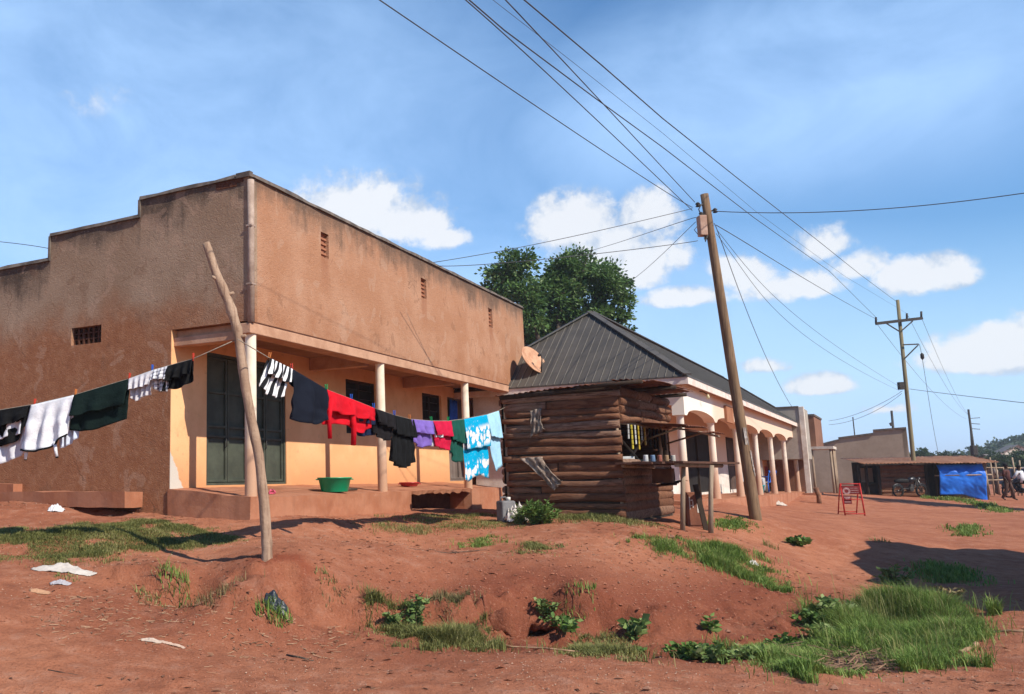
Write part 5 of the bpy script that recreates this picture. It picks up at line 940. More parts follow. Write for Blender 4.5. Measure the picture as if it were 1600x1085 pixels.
sp(MB().tube([(fx(1462),-.35,1.05),(fx(1548),-.42,1.07)],.035,7), 'rail', M_pole)
tarp = MB(); NX, NZ = 40, 26; x0, x1 = fx(1468.5), fx(1539); V = []
for i in range(NX+1):
    for j in range(NZ+1):
        u, v = i/NX, j/NZ; bot = .12 if u < .5 else .12-.55*(u-.5)*1.2; z = (hS-.13)*(1-v)+bot*v; f = .05*math.sin(7*u+3*v)*v + .10*mnoise.noise(Vector((u*3+v*1.5,v*2.5,2)))+.035*abs(mnoise.noise(Vector((u*8-v*5,v*6,7)))); bulge = -.28*max(0,1-abs(v-.22)/.22) if v < .22 else 0
        V.append((x0+(x1-x0)*u+.03*mnoise.noise(Vector((v*4,u,1))), -.16-(.30*v/.24 if v < .24 else .30-.22*(v-.24)/.76)+f, z))
o = obj('tarpaulin', mkmesh('tarpaulin', V, [(27*i+j,27*i+j+1,27*(i+1)+j+1,27*(i+1)+j) for i in range(NX) for j in range(NZ)], simple('blue_tarpaulin', (.02,.19,.76), (.012,.13,.60), 3, rough=.45, spec=.4, bump=.2), True), None, (s0[0],s0[1],zs_), (0,0,angS)); o.modifiers.new('solid','SOLIDIFY').thickness = .01
tag(o, 'bright blue tarpaulin hung over the open right end of the low shack', 'tarpaulin')
# red folding sign frame
rs = gpx(1334,806); SG = thing('sandwich_board', 'red steel folding sign frame with worn white logo standing on the bare earth', 'sign', rs, -.25); M_redp = simple('red_frame_paint', (.50,.025,.02), (.38,.02,.015), 6, rough=.5)
k_ = rs[1]/1403.28; w2 = 13.5*k_; hh = 49*k_
f_ = MB()
for sx in (-1,1): f_.tube([(sx*w2,-.12,0),(sx*w2*.98,.05,hh)],.022,8)
f_.tube([(-w2,-.16,.06),(w2,-.16,.06)],.016,8).tube([(-w2*.96,.05,hh-.02),(w2*.96,.05,hh-.02)],.016,8).tube([(-w2*.97,-.04,hh*.5),(w2*.97,-.04,hh*.5)],.012,6); f_.build('front_frame', M_redp, SG)
f_ = MB()
for sx in (-1,1): f_.tube([(sx*w2*.95-.05,.42,.02),(sx*w2*.95-.02,.07,hh-.03)],.018,8)
f_.tube([(-w2*.95-.05,.39,.1),(w2*.95-.05,.39,.1)],.014,6); f_.build('rear_frame', M_redp, SG)
p_ = MB().box((-w2*.93,.0,hh*.66),(w2*.93,.015,hh*.92)); p_.box((-w2*.93,-.028,hh*.36),(-w2*.08,-.018,hh*.6)); pn = p_.build('panel', simple('red_panel', (.20,.025,.025), (.13,.02,.02), 5), SG)
lg = MB(); cz, r0 = hh*.76, .105
lg.lathe([(r0*.55,-.008),(r0,-.008),(r0,-.002),(r0*.55,-.002),(r0*.55,-.008)], (-w2*.48,0,cz), 18, 'y') if False else None
for i in range(18): a0, a1 = 2*math.pi*i/18, 2*math.pi*(i+1)/18; cx_ = -w2*.48; lg.add([(cx_+r*math.cos(a),-.006,cz+r*math.sin(a)) for r,a in ((r0*.5,a0),(r0,a0),(r0,a1),(r0*.5,a1))], [(0,3,2,1)])
for x,z,w_,h_ in ((.30,.84,.44,.012),(.30,.77,.5,.016),(.30,.71,.5,.010)): lg.box((w2*x-w2*w_*.9,-.008,hh*z),(w2*x+w2*w_*.9,-.003,hh*z+h_))
for x,z,w_,h_ in ((-.5,.54,.3,.04),(-.5,.48,.22,.05),(-.5,.41,.3,.025)): lg.box((w2*x-w2*w_,-.036,hh*z),(w2*x+w2*w_,-.03,hh*z+h_))
lg.build('logo', simple('faded_logo_paint', (.42,.30,.29), (.28,.12,.11), 20), pn)
sb_ = gpx(1281,787); tag(MB().tube([(-.03,0,-.2),(-.02,0,.3),(-.1,0,.62)],[.1,.085,.1],10,jit=.2).build('stump', simple('stump_wood', (.24,.115,.065), (.13,.06,.035), 6, bump=.6), None, sb_), 'short reddish wooden stump in the earth before the white pillar', 'stump')
# motorcycles
M_rub = simple('tyre_rubber', (.02,.019,.018), rough=.8); M_chr = simple('dull_chrome', (.16,.155,.15), rough=.35, metal=.8)
def motorcycle(loc, rz, label, c, group='motorcycles'):
    r = thing('motorcycle', label, 'motorcycle', loc, rz, group); pnt = simple('tank_paint_'+str(int(c[0]*1000)), c, rough=.35, spec=.5)
    for x in (-.62,.66):
        w = MB().lathe([(.25,-.05),(.29,-.045),(.305,0),(.29,.045),(.25,.05),(.25,-.05)], (x,0,.3), 24, 'y').build('wheel', M_rub, r); rm = MB().lathe([(.235,-.03),(.252,-.03),(.252,.03),(.235,.03),(.235,-.03)], (x,0,.3), 24, 'y').lathe([(.002,-.05),(.05,-.05),(.05,.05),(.002,.05)], (x,0,.3), 10, 'y')
        for k in range(10): a = 2*math.pi*k/10; rm.tube([(x+.04*math.cos(a),0,.3+.04*math.sin(a)),(x+.24*math.cos(a+.3),0,.3+.24*math.sin(a+.3))],.005,4)
        rm.build('rim', M_chr, w)
    MB().tube([(-.62,.07,.3),(-.2,.07,.42),(.1,.06,.36),(.3,.05,.5),(.42,.03,.8)],.022,7).tube([(-.62,-.07,.3),(-.2,-.07,.42),(.1,-.06,.36),(.3,-.05,.5),(.42,-.03,.8)],.022,7).tube([(-.55,0,.7),(.1,0,.72),(.42,0,.82)],.025,8).build('frame', M_iron, r)
    MB().tube([(-.62,.13,.3),(-.3,.13,.3),(.1,.13,.24)],[.045,.04,.025],9).build('exhaust', M_chr, r); MB().lathe([(.002,-.14),(.12,-.13),(.13,0),(.12,.13),(.002,.14)], (.05,0,.38), 12, 'y').box((.06,-.07,.42),(.2,.07,.62)).build('engine', M_iron, r, bevel=.01)
    MB().tube([(-.02,0,.78),(.1,0,.84),(.28,0,.86),(.38,0,.82)],[.09,.13,.13,.07],12).build('fuel_tank', pnt, r); MB().tube([(-.72,0,.78),(-.4,0,.8),(-.1,0,.78),(.02,0,.8)],[.08,.11,.105,.07],10).build('saddle', M_rub, r)
    MB().tube([(.66,.07,.3),(.48,.06,.86)],.024,8).tube([(.66,-.07,.3),(.48,-.06,.86)],.024,8).build('fork', M_chr, r); MB().tube([(.4,.34,1.0),(.47,.15,.97),(.48,0,.92),(.47,-.15,.97),(.4,-.34,1.0)],.016,7).build('handlebar', M_iron, r)
    MB().lathe([(.03,.0),(.085,.03),(.09,.08),(.002,.1)], (.52,0,.86), 14, 'x').build('headlight', M_chr, r); n = 10; mg = MB()
    for x,a0,a1 in ((-.62,.4,2.6),(.66,.5,2.4)): mg.tube([(x+.335*math.cos(a0+(a1-a0)*k/n),0,.3+.335*math.sin(a0+(a1-a0)*k/n)) for k in range(n+1)],.03,7)
    mg.build('mudguard', pnt, r); return r
def onground(px, Y): q = atY(px,760,Y); return (q[0],q[1],g1(q[0],q[1]))
m1 = onground(1420,44.6); motorcycle(m1, .15, 'dark motorcycle parked before the plank wall of the low shack', (.02,.02,.025))
m2_ = onground(1597,46); motorcycle(m2_, 2.0, 'motorcycle ridden by a person in white at the right edge', (.05,.05,.08))
rid = {k:(v[0],v[1]-.0,v[2]+.32) for k,v in sit.items()}
for n,sx in (('l',1),('r',-1)): rid.update({n+'wr':(.26*sx,-.42,.98),n+'hd':(.28*sx,-.5,1.0),n+'el':(.27*sx,-.2,.98),n+'kn':(.2*sx,-.38,.72),n+'an':(.19*sx,-.12,.34),n+'to':(.2*sx,-.28,.28)})
person(m2_, 2.0+math.pi/2, 'person in a white shirt riding a motorcycle at the right edge', rid, cl('white_shirt',(.7,.7,.72)), cl('dark_trousers',(.03,.03,.04)))
pq = onground(1575,44); walk = {'lkn':(.1,-.12,.5),'lan':(.1,-.14,.09),'lto':(.1,-.3,.03),'rkn':(-.1,.05,.48),'ran':(-.1,.25,.12),'rto':(-.1,.12,.03)}
person(pq, .5, 'person in a dark maroon top walking beside the road near the right edge', walk, cl('maroon_cloth',(.10,.04,.035)), cl('brown_cloth',(.11,.065,.05)))
person(onground(1557,50), 1.2, 'person in a pale top standing by the distant stall fence', {}, cl('beige_top',(.5,.4,.3)), cl('dun_cloth',(.16,.11,.08)))
# stalls, houses and a van far down the road
def hut(name, label, px, py, Y, w, d, h, rz, wallm, roofm, pitch=.5):
    p = np.array([*atY(px,py,Y)[:2], 0.0]); p[2] = g1(p[0],p[1]); r = thing(name, label, 'house', p, rz, 'small houses down the road'); MB().box((-w/2,-d/2,-.3),(w/2,d/2,h)).build('wall', wallm, r)
    rf_ = MB().prism([(-w/2-.3,-d/2-.35,h-.12),(w/2+.3,-d/2-.35,h-.12),(w/2+.3,0,h+pitch*d/2),(-w/2-.3,0,h+pitch*d/2)], (0,0,.06)).prism([(-w/2-.3,d/2+.35,h-.12),(-w/2-.3,0,h+pitch*d/2),(w/2+.3,0,h+pitch*d/2),(w/2+.3,d/2+.35,h-.12)], (0,0,.06)); rf_.build('roof', roofm, r)
    MB().prism([(-w/2,-d/2,h-.01),(-w/2,d/2,h-.01),(-w/2,0,h+pitch*d/2-.05)], (w,0,0)).build('gable', wallm, r); MB().box((-.4,-d/2-.03,-.2),(.4,-d/2,1.95)).build('door', M_darkwood, r)
    for sx in (-1,1): MB().box((sx*w*.33-.4,-d/2-.03,1.0),(sx*w*.33+.4,-d/2,1.8)).build('window', M_dark, r)
    return r
M_tin = simple('grey_tin', (.20,.18,.165), (.14,.12,.11), 2, rough=.6)
hut('house', 'small dark-walled house under a grey pitched tin roof right of the shack', 1556,760,112,2.6,4,2.6,.35,M_brownp,M_tin)
hut('house', 'narrow pale plastered house seen end-on at the right edge', 1591,760,130,2.4,6,3.6,1.35,M_wpil,M_tin)
hut('house', 'low white house beneath the dark trees near the right edge', 1577,765,140,3,4,2.2,.1,M_white,M_tin)
st_ = onground(1558,49); F_ = thing('stall_fence', 'rough upright stick fence of a stall beside the low shack', 'fence', st_, .1)
for i in range(9): MB().tube([(i*.33-1.2,random.uniform(-.1,.1),-.1),(i*.33-1.2+random.uniform(-.08,.08),0,random.uniform(1.3,2.3))],.045,6).build('stake', M_pole, F_)
MB().tube([(-1.4,0,.8),(1.6,0,.85)],.04,6).tube([(-1.4,0,1.5),(1.6,0,1.45)],.035,6).build('rail', M_pole, F_)
vp = np.array([*atY(1606,762,85)[:2],0.]); vp[2] = g1(vp[0],vp[1]); VN = thing('parked_van', 'dark blue van with a pale roof cut off by the right edge', 'van', vp, 1.9); M_vb = simple('van_blue', (.03,.05,.11), rough=.3, spec=.5, bump=.02)
MB().prism([(-2.1,-.85,.45),(2.2,-.85,.45),(2.25,-.85,.95),(1.5,-.85,1.15),(.95,-.85,1.75),(-2.05,-.85,1.78)], (0,1.7,0)).build('body', M_vb, VN, bevel=.06); MB().box((-2.0,-.8,1.80),(.85,.8,1.95)).build('roof', M_white, VN, bevel=.05); MB().box((-1.8,-.87,1.15),(.7,-.855,1.65)).box((-1.8,.855,1.15),(.7,.87,1.65)).build('window', M_dark, VN)
for x in (-1.3,1.4):
    for y in (-.82,.82): w_ = MB().lathe([(.2,-.1),(.33,-.1),(.34,0),(.33,.1),(.2,.1)], (x,y,.34), 18, 'y').build('wheel', M_rub, VN); MB().lathe([(.002,-.08),(.2,-.08),(.2,.08),(.002,.08)], (x,y,.34), 14, 'y').build('rim', M_chr, w_)
for y in (-.6,.6): MB().box((2.2,y-.15,.75),(2.28,y+.15,.92)).build('headlight', M_chr, VN)
# added stall out of view at right, roof shaped for the big shade across the road bank
SO = thing('shade_stall', 'unseen added stall, flat tin roof on poles shaped to shade the road bank', 'stall', (11.6,11.6,.0), 0); shf = [(11.55,12.15),(11.9,13.1),(13.5,13.9),(13.0,14.1),(16,13.6),(17.5,9.0),(11.3,7.9),(10.55,8.0)]
MB().prism([(x-11.6,y-11.6,3.5+.1*math.sin(x*3)) for x,y in [(11.95,13.5),(12.25,13.75),(12.35,14.2),(12.9,14.4),(13.2,15.2),(13.9,15.5),(14.3,15.1),(16.2,15.6),(17.5,9.0),(11.6,7.9),(10.55,8.0),(10.9,9.6),(11.2,10.2),(11.25,11.4),(11.7,12.1)]], (0,0,.05)).build('roof', M_rust, SO)
for x,y in ((11.6,11.4),(11.3,8.6),(16.5,13.4),(16.5,9.5),(14,13.3)): MB().tube([(x-11.6,y-11.6,-.2),(x-11.6,y-11.6,3.5)],.07,8).build('post', M_pole, SO)
MB().box((.3,-2.5,.8),(3,-1.6,.86)).build('counter', M_darkwood, SO)
# ------------------------------------------------------------------ trees
tb_ = np.array([*atY(868,600,46)[:2], 1.0]); k_ = 46/1403.28
def lob(px, py, rx, rz, dy=0, ry=None): p = atY(px,py,46+dy)-tb_; return (tuple(p), (rx*k_, (ry or rx)*k_, rz*k_))
tree('tree', 'big dense dark-leaved tree rising behind the hip roof and the brown building', tb_, [lob(796,425,34,34),lob(776,452,22,26,1),lob(822,478,34,38,-1),lob(838,442,14,18,1),lob(905,428,42,34,.5),lob(880,412,18,22),lob(872,464,34,36),lob(944,446,32,34),lob(972,478,20,26),lob(958,500,26,22),lob(915,500,50,28,1),lob(850,520,46,28,1)], 33000, .20, (.32,5.0), fill=.35)
to_ = np.array([30.6,32.9,.1]); tree('tree', 'unseen tall slender tree added across the road for its shadow band', to_, [((0,0,6.2),(1.3,1.3,2.2)),((.3,.3,8),(.9,.9,1.8)),((-.1,.3,9.6),(.7,.7,1.3)),((-.2,.4,4.6),(1.1,1.1,1.2))], 7000, .3, (.2,3.6))  # second tree added out of view, placed to cast the far shadow band
M_hillv = leafmat('distant_leaf', (.022,.045,.016), (.05,.085,.03), (.09,.12,.05))
def far_tree(px, pt, pbm, wpx, Y, label, seed):
    b = np.array([*atY(px,pbm,Y)[:2], 0.]); zb = atY(px,pbm,Y)[2]; zt_ = atY(px,pt,Y)[2]; b[2] = zb-.5; h = zt_-zb+.5; r = wpx/2*Y/1403.28
    tree('tree', label, b, [((0,0,h*.68),(r,r,h*.32)),((r*.4,0,h*.55),(r*.7,r*.6,h*.25)),((-r*.45,.2,h*.58),(r*.65,r*.6,h*.25))], 3600, max(.25,h*.055), (max(.12,h*.03),h*.35), 'trees beyond the street', M_hillv, fill=.3)
for i,(px,pt,pbm,w,Y,lab) in enumerate([(1440,703,735,26,120,'rounded distant tree just right of the far power pole'),(1458,706,735,22,125,'low distant tree above the tin roof left of the tarpaulin'),(1482,709,738,30,130,'wide distant tree above the tin roof over the tarpaulin'),(1503,708,738,24,128,'distant tree left of the pole with the transformer'),(1541,702,735,34,150,'distant tree right of the pole with the transformer'),(1567,708,748,30,110,'dark tree behind the narrow pale house'),(1594,703,745,36,112,'dark broad tree at the right edge below the hill'),(1606,716,752,30,95,'dark leafy tree overhanging the road at the right edge'),
    (1572,689,704,9,300,'small lone tree on the skyline of the hill, left of the taller one'),(1593,683,700,11,300,'tallest lone tree on the skyline of the hill near the right edge'),(1548,697,710,12,290,'small tree on the lower skyline of the hill'),(1583,695,702,9,300,'tiny tree between two taller trees on the skyline of the hill')]): far_tree(px,pt,pbm,w,Y,lab,i)
# the hill: a long rounded ridge clothed with woods
hx = np.linspace(1300,2600,90); prof_ = np.interp(hx,[1300,1400,1450,1500,1545,1600,1700,1900,2600],[735,730,722,716,703,690,676,670,690]); V = []
for j in range(14):
    t = j/13
    for i in range(90):
        top_ = atY(hx[i],prof_[i],310); q = atY(hx[i],742,200+110*t); z = max(-.5,(top_[2]))*math.sin(t*math.pi/2)**1.3+1.6*math.sin(t*9+hx[i]*.02)*t*(1-t)
        V.append((q[0],q[1],z-.4+1.2*fbm(np.array([q[0]]),np.array([q[1]]),.06,3,4)[0]*t))
for i in range(90): q = atY(hx[i],742,420); V.append((q[0],q[1],-2))
Vh = np.array(V); ii = (np.arange(14)[:,None]*90+np.arange(89)[None]).ravel()
tag(obj('hill', mkmesh('hill', Vh, np.stack([ii,ii+1,ii+91,ii+90],1), simple('hill_green', (.055,.085,.03), (.10,.11,.045), .08, bump=.2), True)), kind='structure')
hp = []; 
for _ in range(420):
    i = random.randint(0,60); j = random.randint(2,13); p = Vh[j*90+i]+np.array([random.uniform(-1,1),random.uniform(-3,3),0]); hp.append(p)
Ps=[];Ds=[];tn=[]
for p in hp: s_ = random.uniform(1.0,2.6); x = rng.normal(size=(46,3)); x /= np.linalg.norm(x,axis=1,keepdims=True); x[:,2] = np.abs(x[:,2]); Ps.append(p+x*s_*rng.uniform(.6,1,(46,1))); Ds.append(x+rng.normal(size=(46,3))*.5); tn.append(np.clip(random.random()*.6+rng.random(46)*.3,0,1))
V_, F_3, t_ = leaves(np.vstack(Ps),np.vstack(Ds),.9,.8,np.concatenate(tn)); tag(obj('hillside_woods', mkmesh('hillside_woods',V_,F_3,M_hillv,attr={'tint':t_})), 'far green woods clothing the low hill beyond the road', 'woods', None, 'stuff')
# ------------------------------------------------------------------ grass and weeds
grass('grass_patch','short thick green grass mat on the left in front of the plinth',[(-40,838),(0,826),(90,826),(150,818),(235,812),(290,820),(330,830),(386,840),(370,851),(300,862),(215,866),(150,880),(90,886),(40,876),(-40,882)],52000,.045,M_grassdull,.003,1.3,.10,2.2,3,.10)
grass('grass_patch','sparse yellowing grass spread before the middle of the veranda',[(560,818),(640,806),(740,802),(830,812),(800,824),(720,834),(640,842),(580,838)],9000,.05,M_grassdull,.0035,1.3,.42,2.2,4)
grass('grass_patch','small low green tuft of grass left of the sack-draped kiosk',[(725,842),(775,842),(778,854),(730,856)],1600,.055,M_grass,.004,1.1,.2,3,5)
grass('grass_patch','thin dry grass tuft below the bush at the kiosk',[(795,852),(850,850),(882,862),(840,866),(800,862)],1500,.05,M_grassdull,.004,1.2,.3,3,6)
grass('grass_patch','long green grass strip on the bank top below the counter table',[(998,850),(1080,846),(1150,856),(1200,872),(1225,900),(1215,920),(1170,916),(1130,895),(1060,870),(1005,864)],10000,.10,M_grass,.004,1.2,.28,2.6,7)
grass('grass_patch','tall lush green grass filling the ditch at the lower right',[(1262,985),(1285,965),(1330,945),(1390,932),(1450,936),(1510,955),(1545,985),(1535,1008),(1500,1034),(1440,1060),(1395,1054),(1360,1015),(1310,1008)],46000,.175,M_grass,.0036,1.2,.14,2.2,8,.14,fade=.3,dry=.35)
grass('grass_patch','mixed green weeds and grass along the road edge right of centre',[(1150,1014),(1230,1000),(1290,996),(1350,1010),(1300,1028),(1310,1060),(1290,1080),(1230,1066),(1165,1040)],13000,.09,M_grass,.004,1.3,.28,3,9)
grass('grass_patch','drooping pale grass at the foot of the bank below the dark hollow',[(865,1000),(900,990),(960,994),(1002,1002),(1000,1024),(950,1032),(890,1024)],6500,.10,M_grassdull,.0035,1.5,.25,3,10)
grass('grass_patch','clump of green grass on the road edge at the foot of the bank, left of centre',[(588,982),(630,962),(680,966),(740,984),(765,1000),(750,1016),(680,1014),(610,1006)],10000,.11,M_grassdull,.0035,1.4,.22,3,11)
grass('grass_patch','flat grass band before the base of the timber kiosk',[(790,806),(880,806),(990,812),(1060,826),(1000,826),(900,816),(800,814)],5200,.06,M_grassdull,.0045,1.2,.3,2,12)
grass('grass_patch','green grass strip between the counter table and the power pole',[(1112,812),(1150,810),(1178,820),(1165,830),(1118,828)],1500,.09,M_grass,.008,.9,.25,2,13)
grass('grass_patch','sparse grass within the shade on the right',[(1400,884),(1480,880),(1540,896),(1520,918),(1440,912)],1500,.10,M_grass,.007,1,.35,1.5,14)
grass('grass_patch','small green grass patch beside the far end of the road',[(1490,826),(1530,820),(1548,830),(1520,840),(1495,838)],1100,.10,M_grass,.01,1,.3,1,15)
grass('grass_patch','low grass verge below the blue tarpaulin',[(1435,776),(1480,774),(1520,780),(1565,795),(1590,800),(1560,803),(1500,784),(1440,781)],3000,.12,M_grass,.016,1,.3,.6,16)
grass('grass_patch','dead brown stalks fringing the top of the bank',[(480,930),(540,925),(620,945),(700,940),(760,950),(740,968),(640,965),(540,958)],1100,.09,M_grassdry,.003,.9,.45,3,17)
grass('grass_patch','scattered dry straw stalks over the left slope',[(220,900),(300,895),(380,920),(400,960),(300,960),(230,940)],700,.07,M_grassdry,.003,1.2,.4,3,18)
for i,(px,py,h,n,sp,lab) in enumerate([(276,913,.13,150,.14,'small green grass tuft on the left slope'),(235,936,.07,90,.12,'flat green tuft lower on the left slope'),(428,960,.13,160,.13,'green tuft beside the black bag'),(905,922,.10,130,.14,'green tuft on the face of the bank'),(1205,857,.12,60,.1,'tiny tuft on the earth below the power pole'),(510,905,.07,40,.1,'tiny dry tuft on the bank below the post'),(105,905,.05,60,.1,'little tuft beside the torn white sack'),(1376,846,.08,60,.14,'tuft at the tip of the shade')]):
    p0 = gpx(px,py); a = rng.uniform(0,6.28,n); q = sp*np.sqrt(rng.random(n)); x, y = p0[0]+q*np.cos(a)*1.4, p0[1]+q*np.sin(a); P = np.stack([x,y,gz(x,y)-.004],1)-p0; V_,F_3,t_ = blades(P,h,.005,1.0); tag(obj('grass_tuft', mkmesh('grass_tuft',V_,F_3,M_grass if i in (0,2,3) else M_grassdull,attr={'tint':t_}), None, p0), lab, 'grass tuft', 'small grass tufts')
weed(0,0,.46,46,.36,.07,'dense feathery green bush growing against the kiosk wall','bush',M_leaf,None,'bush',at=onground(840,14.9),leafn=60,upr=.9,asp=.28)
weed(0,0,.34,22,.22,.06,'paler green weed left of the bush at the kiosk','weed',M_leafpale,'weeds by the kiosk',at=onground(809,15.2),leafn=30,upr=.6,asp=.3)
weed(648,968,.34,10,.16,.075,'upright leafy weed standing out of the grass clump left of centre','weed',M_leafpale,'weeds along the bank',leafn=22)
weed(618,975,.20,8,.16,.06,'small bushy weed at the left end of the grass clump','weed',M_leafpale,'weeds along the bank',leafn=18)
weed(852,962,.26,14,.2,.06,'leafy weed overhanging the dark hollow in the bank','weed',M_leafpale,'weeds along the bank',leafn=24)
weed(880,985,.22,12,.22,.065,'sprawling weed right of the dark hollow','weed',M_leaf,'weeds along the bank',leafn=20)
weed(992,996,.26,8,.12,.09,'bright broad-leaved weed between the grass and the big leafy clump','weed',M_leafpale,'weeds along the bank',leafn=14,asp=.7)
weed(1000,1022,.09,7,.1,.05,'low broad-leaved weed on the road edge','weed',M_leaf,'weeds along the bank',leafn=12,asp=.7)
weed(1075,1030,.19,22,.22,.055,'big dark leafy clump on the road edge, its left half','weed',M_leaf,'weeds along the bank',leafn=22,asp=.65)
weed(1120,1036,.20,22,.22,.058,'big dark leafy clump on the road edge, its right half','weed',M_leafpale,'weeds along the bank',leafn=22,asp=.65)
weed(1111,990,.24,4,.06,.08,'lone thin-stemmed weed standing on the bare bank face','weed',M_leaf,'weeds along the bank',leafn=14)
weed(1175,1030,.16,14,.22,.07,'low leafy weed between the big clump and the trash','weed',M_leafpale,'weeds along the bank',leafn=16)
weed(1245,852,.20,16,.22,.09,'dark green sprig on the bare earth below the bungalow','weed',M_leaf,'weeds on the bare earth',leafn=20)
weed(1305,968,.32,18,.26,.08,'leafy weed around the green plastic scrap in the ditch','weed',M_leafpale,'weeds in the ditch',leafn=22)
weed(1285,1000,.24,14,.26,.08,'bushy weed at the left end of the ditch grass','weed',M_leafpale,'weeds in the ditch',leafn=20)
weed(1402,915,.40,12,.26,.08,'tall flowering weed at the top of the ditch grass','weed',M_leafpale,'weeds in the ditch',leafn=26)
weed(1480,945,.30,12,.3,.06,'thin reddish weed at the right end of the ditch grass','weed',M_grassdry,'weeds in the ditch',leafn=22)
for px,py,h,lab in ((1262,975,.2,'bushy weed where the bank meets the ditch grass'),(1345,978,.26,'tall weed inside the left part of the ditch grass'),(1228,1012,.15,'low weed left of the heap of stalks')): weed(px,py,h,12,.2,.065,lab,'weed',random.choice([M_leaf,M_leafpale]),'weeds in the ditch',leafn=22)
weed(1330,1010,.20,12,.25,.07,'spreading weed beside the heap of dead stalks','weed',M_leaf,'weeds in the ditch',leafn=18)
bsh = gpx(1318,762); weed(0,0,1.0,30,1.1,.28,'bright green low bush beside the steps of the corner shop','bush',M_leafpale,'bushes by the shack',cat='bush',at=(bsh[0],bsh[1]+6,g1(bsh[0],bsh[1]+6)),leafn=26)
weed(0,0,1.9,14,.7,.3,'dark tall shrub behind the red sign frame','bush',M_tree,'bushes by the shack',cat='bush',at=(bsh[0]+1.6,bsh[1]+8,g1(bsh[0],bsh[1]+8)),leafn=30)
grass('grass_patch','thin taller grass stems standing out of the lush ditch grass',[(1285,985),(1330,945),(1450,936),(1540,985),(1500,1030),(1400,1050)],1500,.30,M_grassdull,.0025,1.0,.2,2.2,28)
# ------------------------------------------------------------------ stones, straw and litter
def scatter(name, label, n, fn, mat, poly=None, cat='stones'):
    V = []; Fc = []; c = 0
    if poly is None: q = np.stack([rng.uniform(-6.5,9,n*3), 5.8+9.5*rng.random(n*3)**1.25],1); q = q[fbm(q[:,0],q[:,1],1.1,4,len(name))+.5 > rng.uniform(.3,.95,len(q))][:n]
    else: P = np.array([gpx(*a)[:2] for a in poly]); lo, hi = P.min(0), P.max(0); q = rng.uniform(lo,hi,(n*3,2)); q = q[inpoly(q[:,0],q[:,1],P)][:n]
    z = gz(q[:,0],q[:,1])
    for (x,y),zz in zip(q,z): v, f = fn(); v = np.array(v)+np.array([x,y,zz]); V.append(v); Fc += [tuple(i+c for i in t) for t in f]; c += len(v)
    return tag(obj(name, mkmesh(name, np.vstack(V), Fc, mat)), label, cat, None, 'stuff')
OCT = [(0,2,4),(2,1,4),(1,3,4),(3,0,4),(2,0,5),(1,2,5),(3,1,5),(0,3,5)]
def stone(a=.004, b=.02):
    def f(): r = a+(b-a)*random.random()**3; v = np.array([(1,0,0),(-1,0,0),(0,1,0),(0,-1,0),(0,0,.7),(0,0,-.6)])*r*rng.uniform(.6,1.3,(6,1)); t = random.uniform(0,6.3); c_, s_ = math.cos(t), math.sin(t); return v@np.array([[c_,-s_,0],[s_,c_,0],[0,0,1]])+np.array([0,0,r*.2]), OCT
    return f
def straw(a=.03, b=.13, w=.003):
    def f(): L = random.uniform(a,b); t = random.uniform(0,6.3); d = np.array([math.cos(t),math.sin(t),random.uniform(-.05,.25)])*L/2; s_ = np.array([-math.sin(t),math.cos(t),0])*w*random.uniform(.6,1.6); u = np.array([0,0,w]); o_ = np.array([0,0,.004+abs(d[2])]); return np.array([-d-s_,-d+s_,d+s_,d-s_,-d+u,d+u])+o_, [(0,3,5,4),(4,5,2,1),(0,1,2,3)]
    return f
def leaf_bit():
    L = random.uniform(.015,.05); t = random.uniform(0,6.3); d = np.array([math.cos(t),math.sin(t),0])*L; s_ = np.array([-math.sin(t),math.cos(t),0])*L*.3; u = np.array([0,0,L*.35*random.random()]); o_ = np.array([0,0,.004]); return np.array([-d,s_+u,d,-s_+u*.5])+o_, [(0,1,2),(0,2,3)]
scatter('loose_stones','larger loose stones lying on the bank and the road edge',90,stone(.02,.06),simple('loose_stone', (.30,.15,.095), (.20,.09,.055), 14, bump=.5))
M_st = simple('earth_clod', (.38,.155,.088), (.28,.10,.055), 30, bump=.4); M_stp = simple('pale_pebble', (.46,.30,.21), (.36,.21,.14), 30); M_straw = simple('dry_straw', (.40,.25,.15), (.25,.14,.08), 8); M_dead = simple('dead_leaf', (.22,.10,.055), (.13,.06,.035), 12)
scatter('clods','small red earth clods lying over the ground',7000,stone(.003,.016),M_st); scatter('pebbles','pale pebbles and gravel lying over the ground',9000,stone(.003,.012),M_stp)
scatter('straw_litter','bits of straw and thin twigs strewn over the ground',1300,straw(.02,.09,.0025),M_straw,cat='litter'); scatter('dead_leaves','dry leaf bits strewn over the ground',2600,leaf_bit,M_dead,cat='litter')
scatter('bank_gravel','coarser red clods along the bank',1500,stone(.004,.026),M_st,[(560,900),(760,880),(1000,850),(1230,880),(1280,960),(1000,1000),(760,990),(600,985)])
scatter('dead_stalks','heap of dead brown stalks and leaves in front of the ditch grass',420,straw(.1,.38,.006),simple('dead_stalk', (.26,.15,.09), (.14,.08,.05), 8),[(1215,1018),(1290,1008),(1350,1018),(1395,1030),(1390,1052),(1320,1050),(1230,1040)],cat='litter')
scatter('dead_stalk_leaves','dead curled leaves in front of the ditch grass',700,leaf_bit,M_dead,[(1200,1018),(1290,1005),(1360,1015),(1400,1035),(1390,1056),(1300,1055),(1220,1045)],cat='litter')
scatter('left_debris','bark chips and straw littering the lower left slope',420,straw(.015,.09,.004),M_straw,[(40,930),(300,930),(420,960),(560,990),(520,1030),(300,1020),(60,1000)],cat='litter')
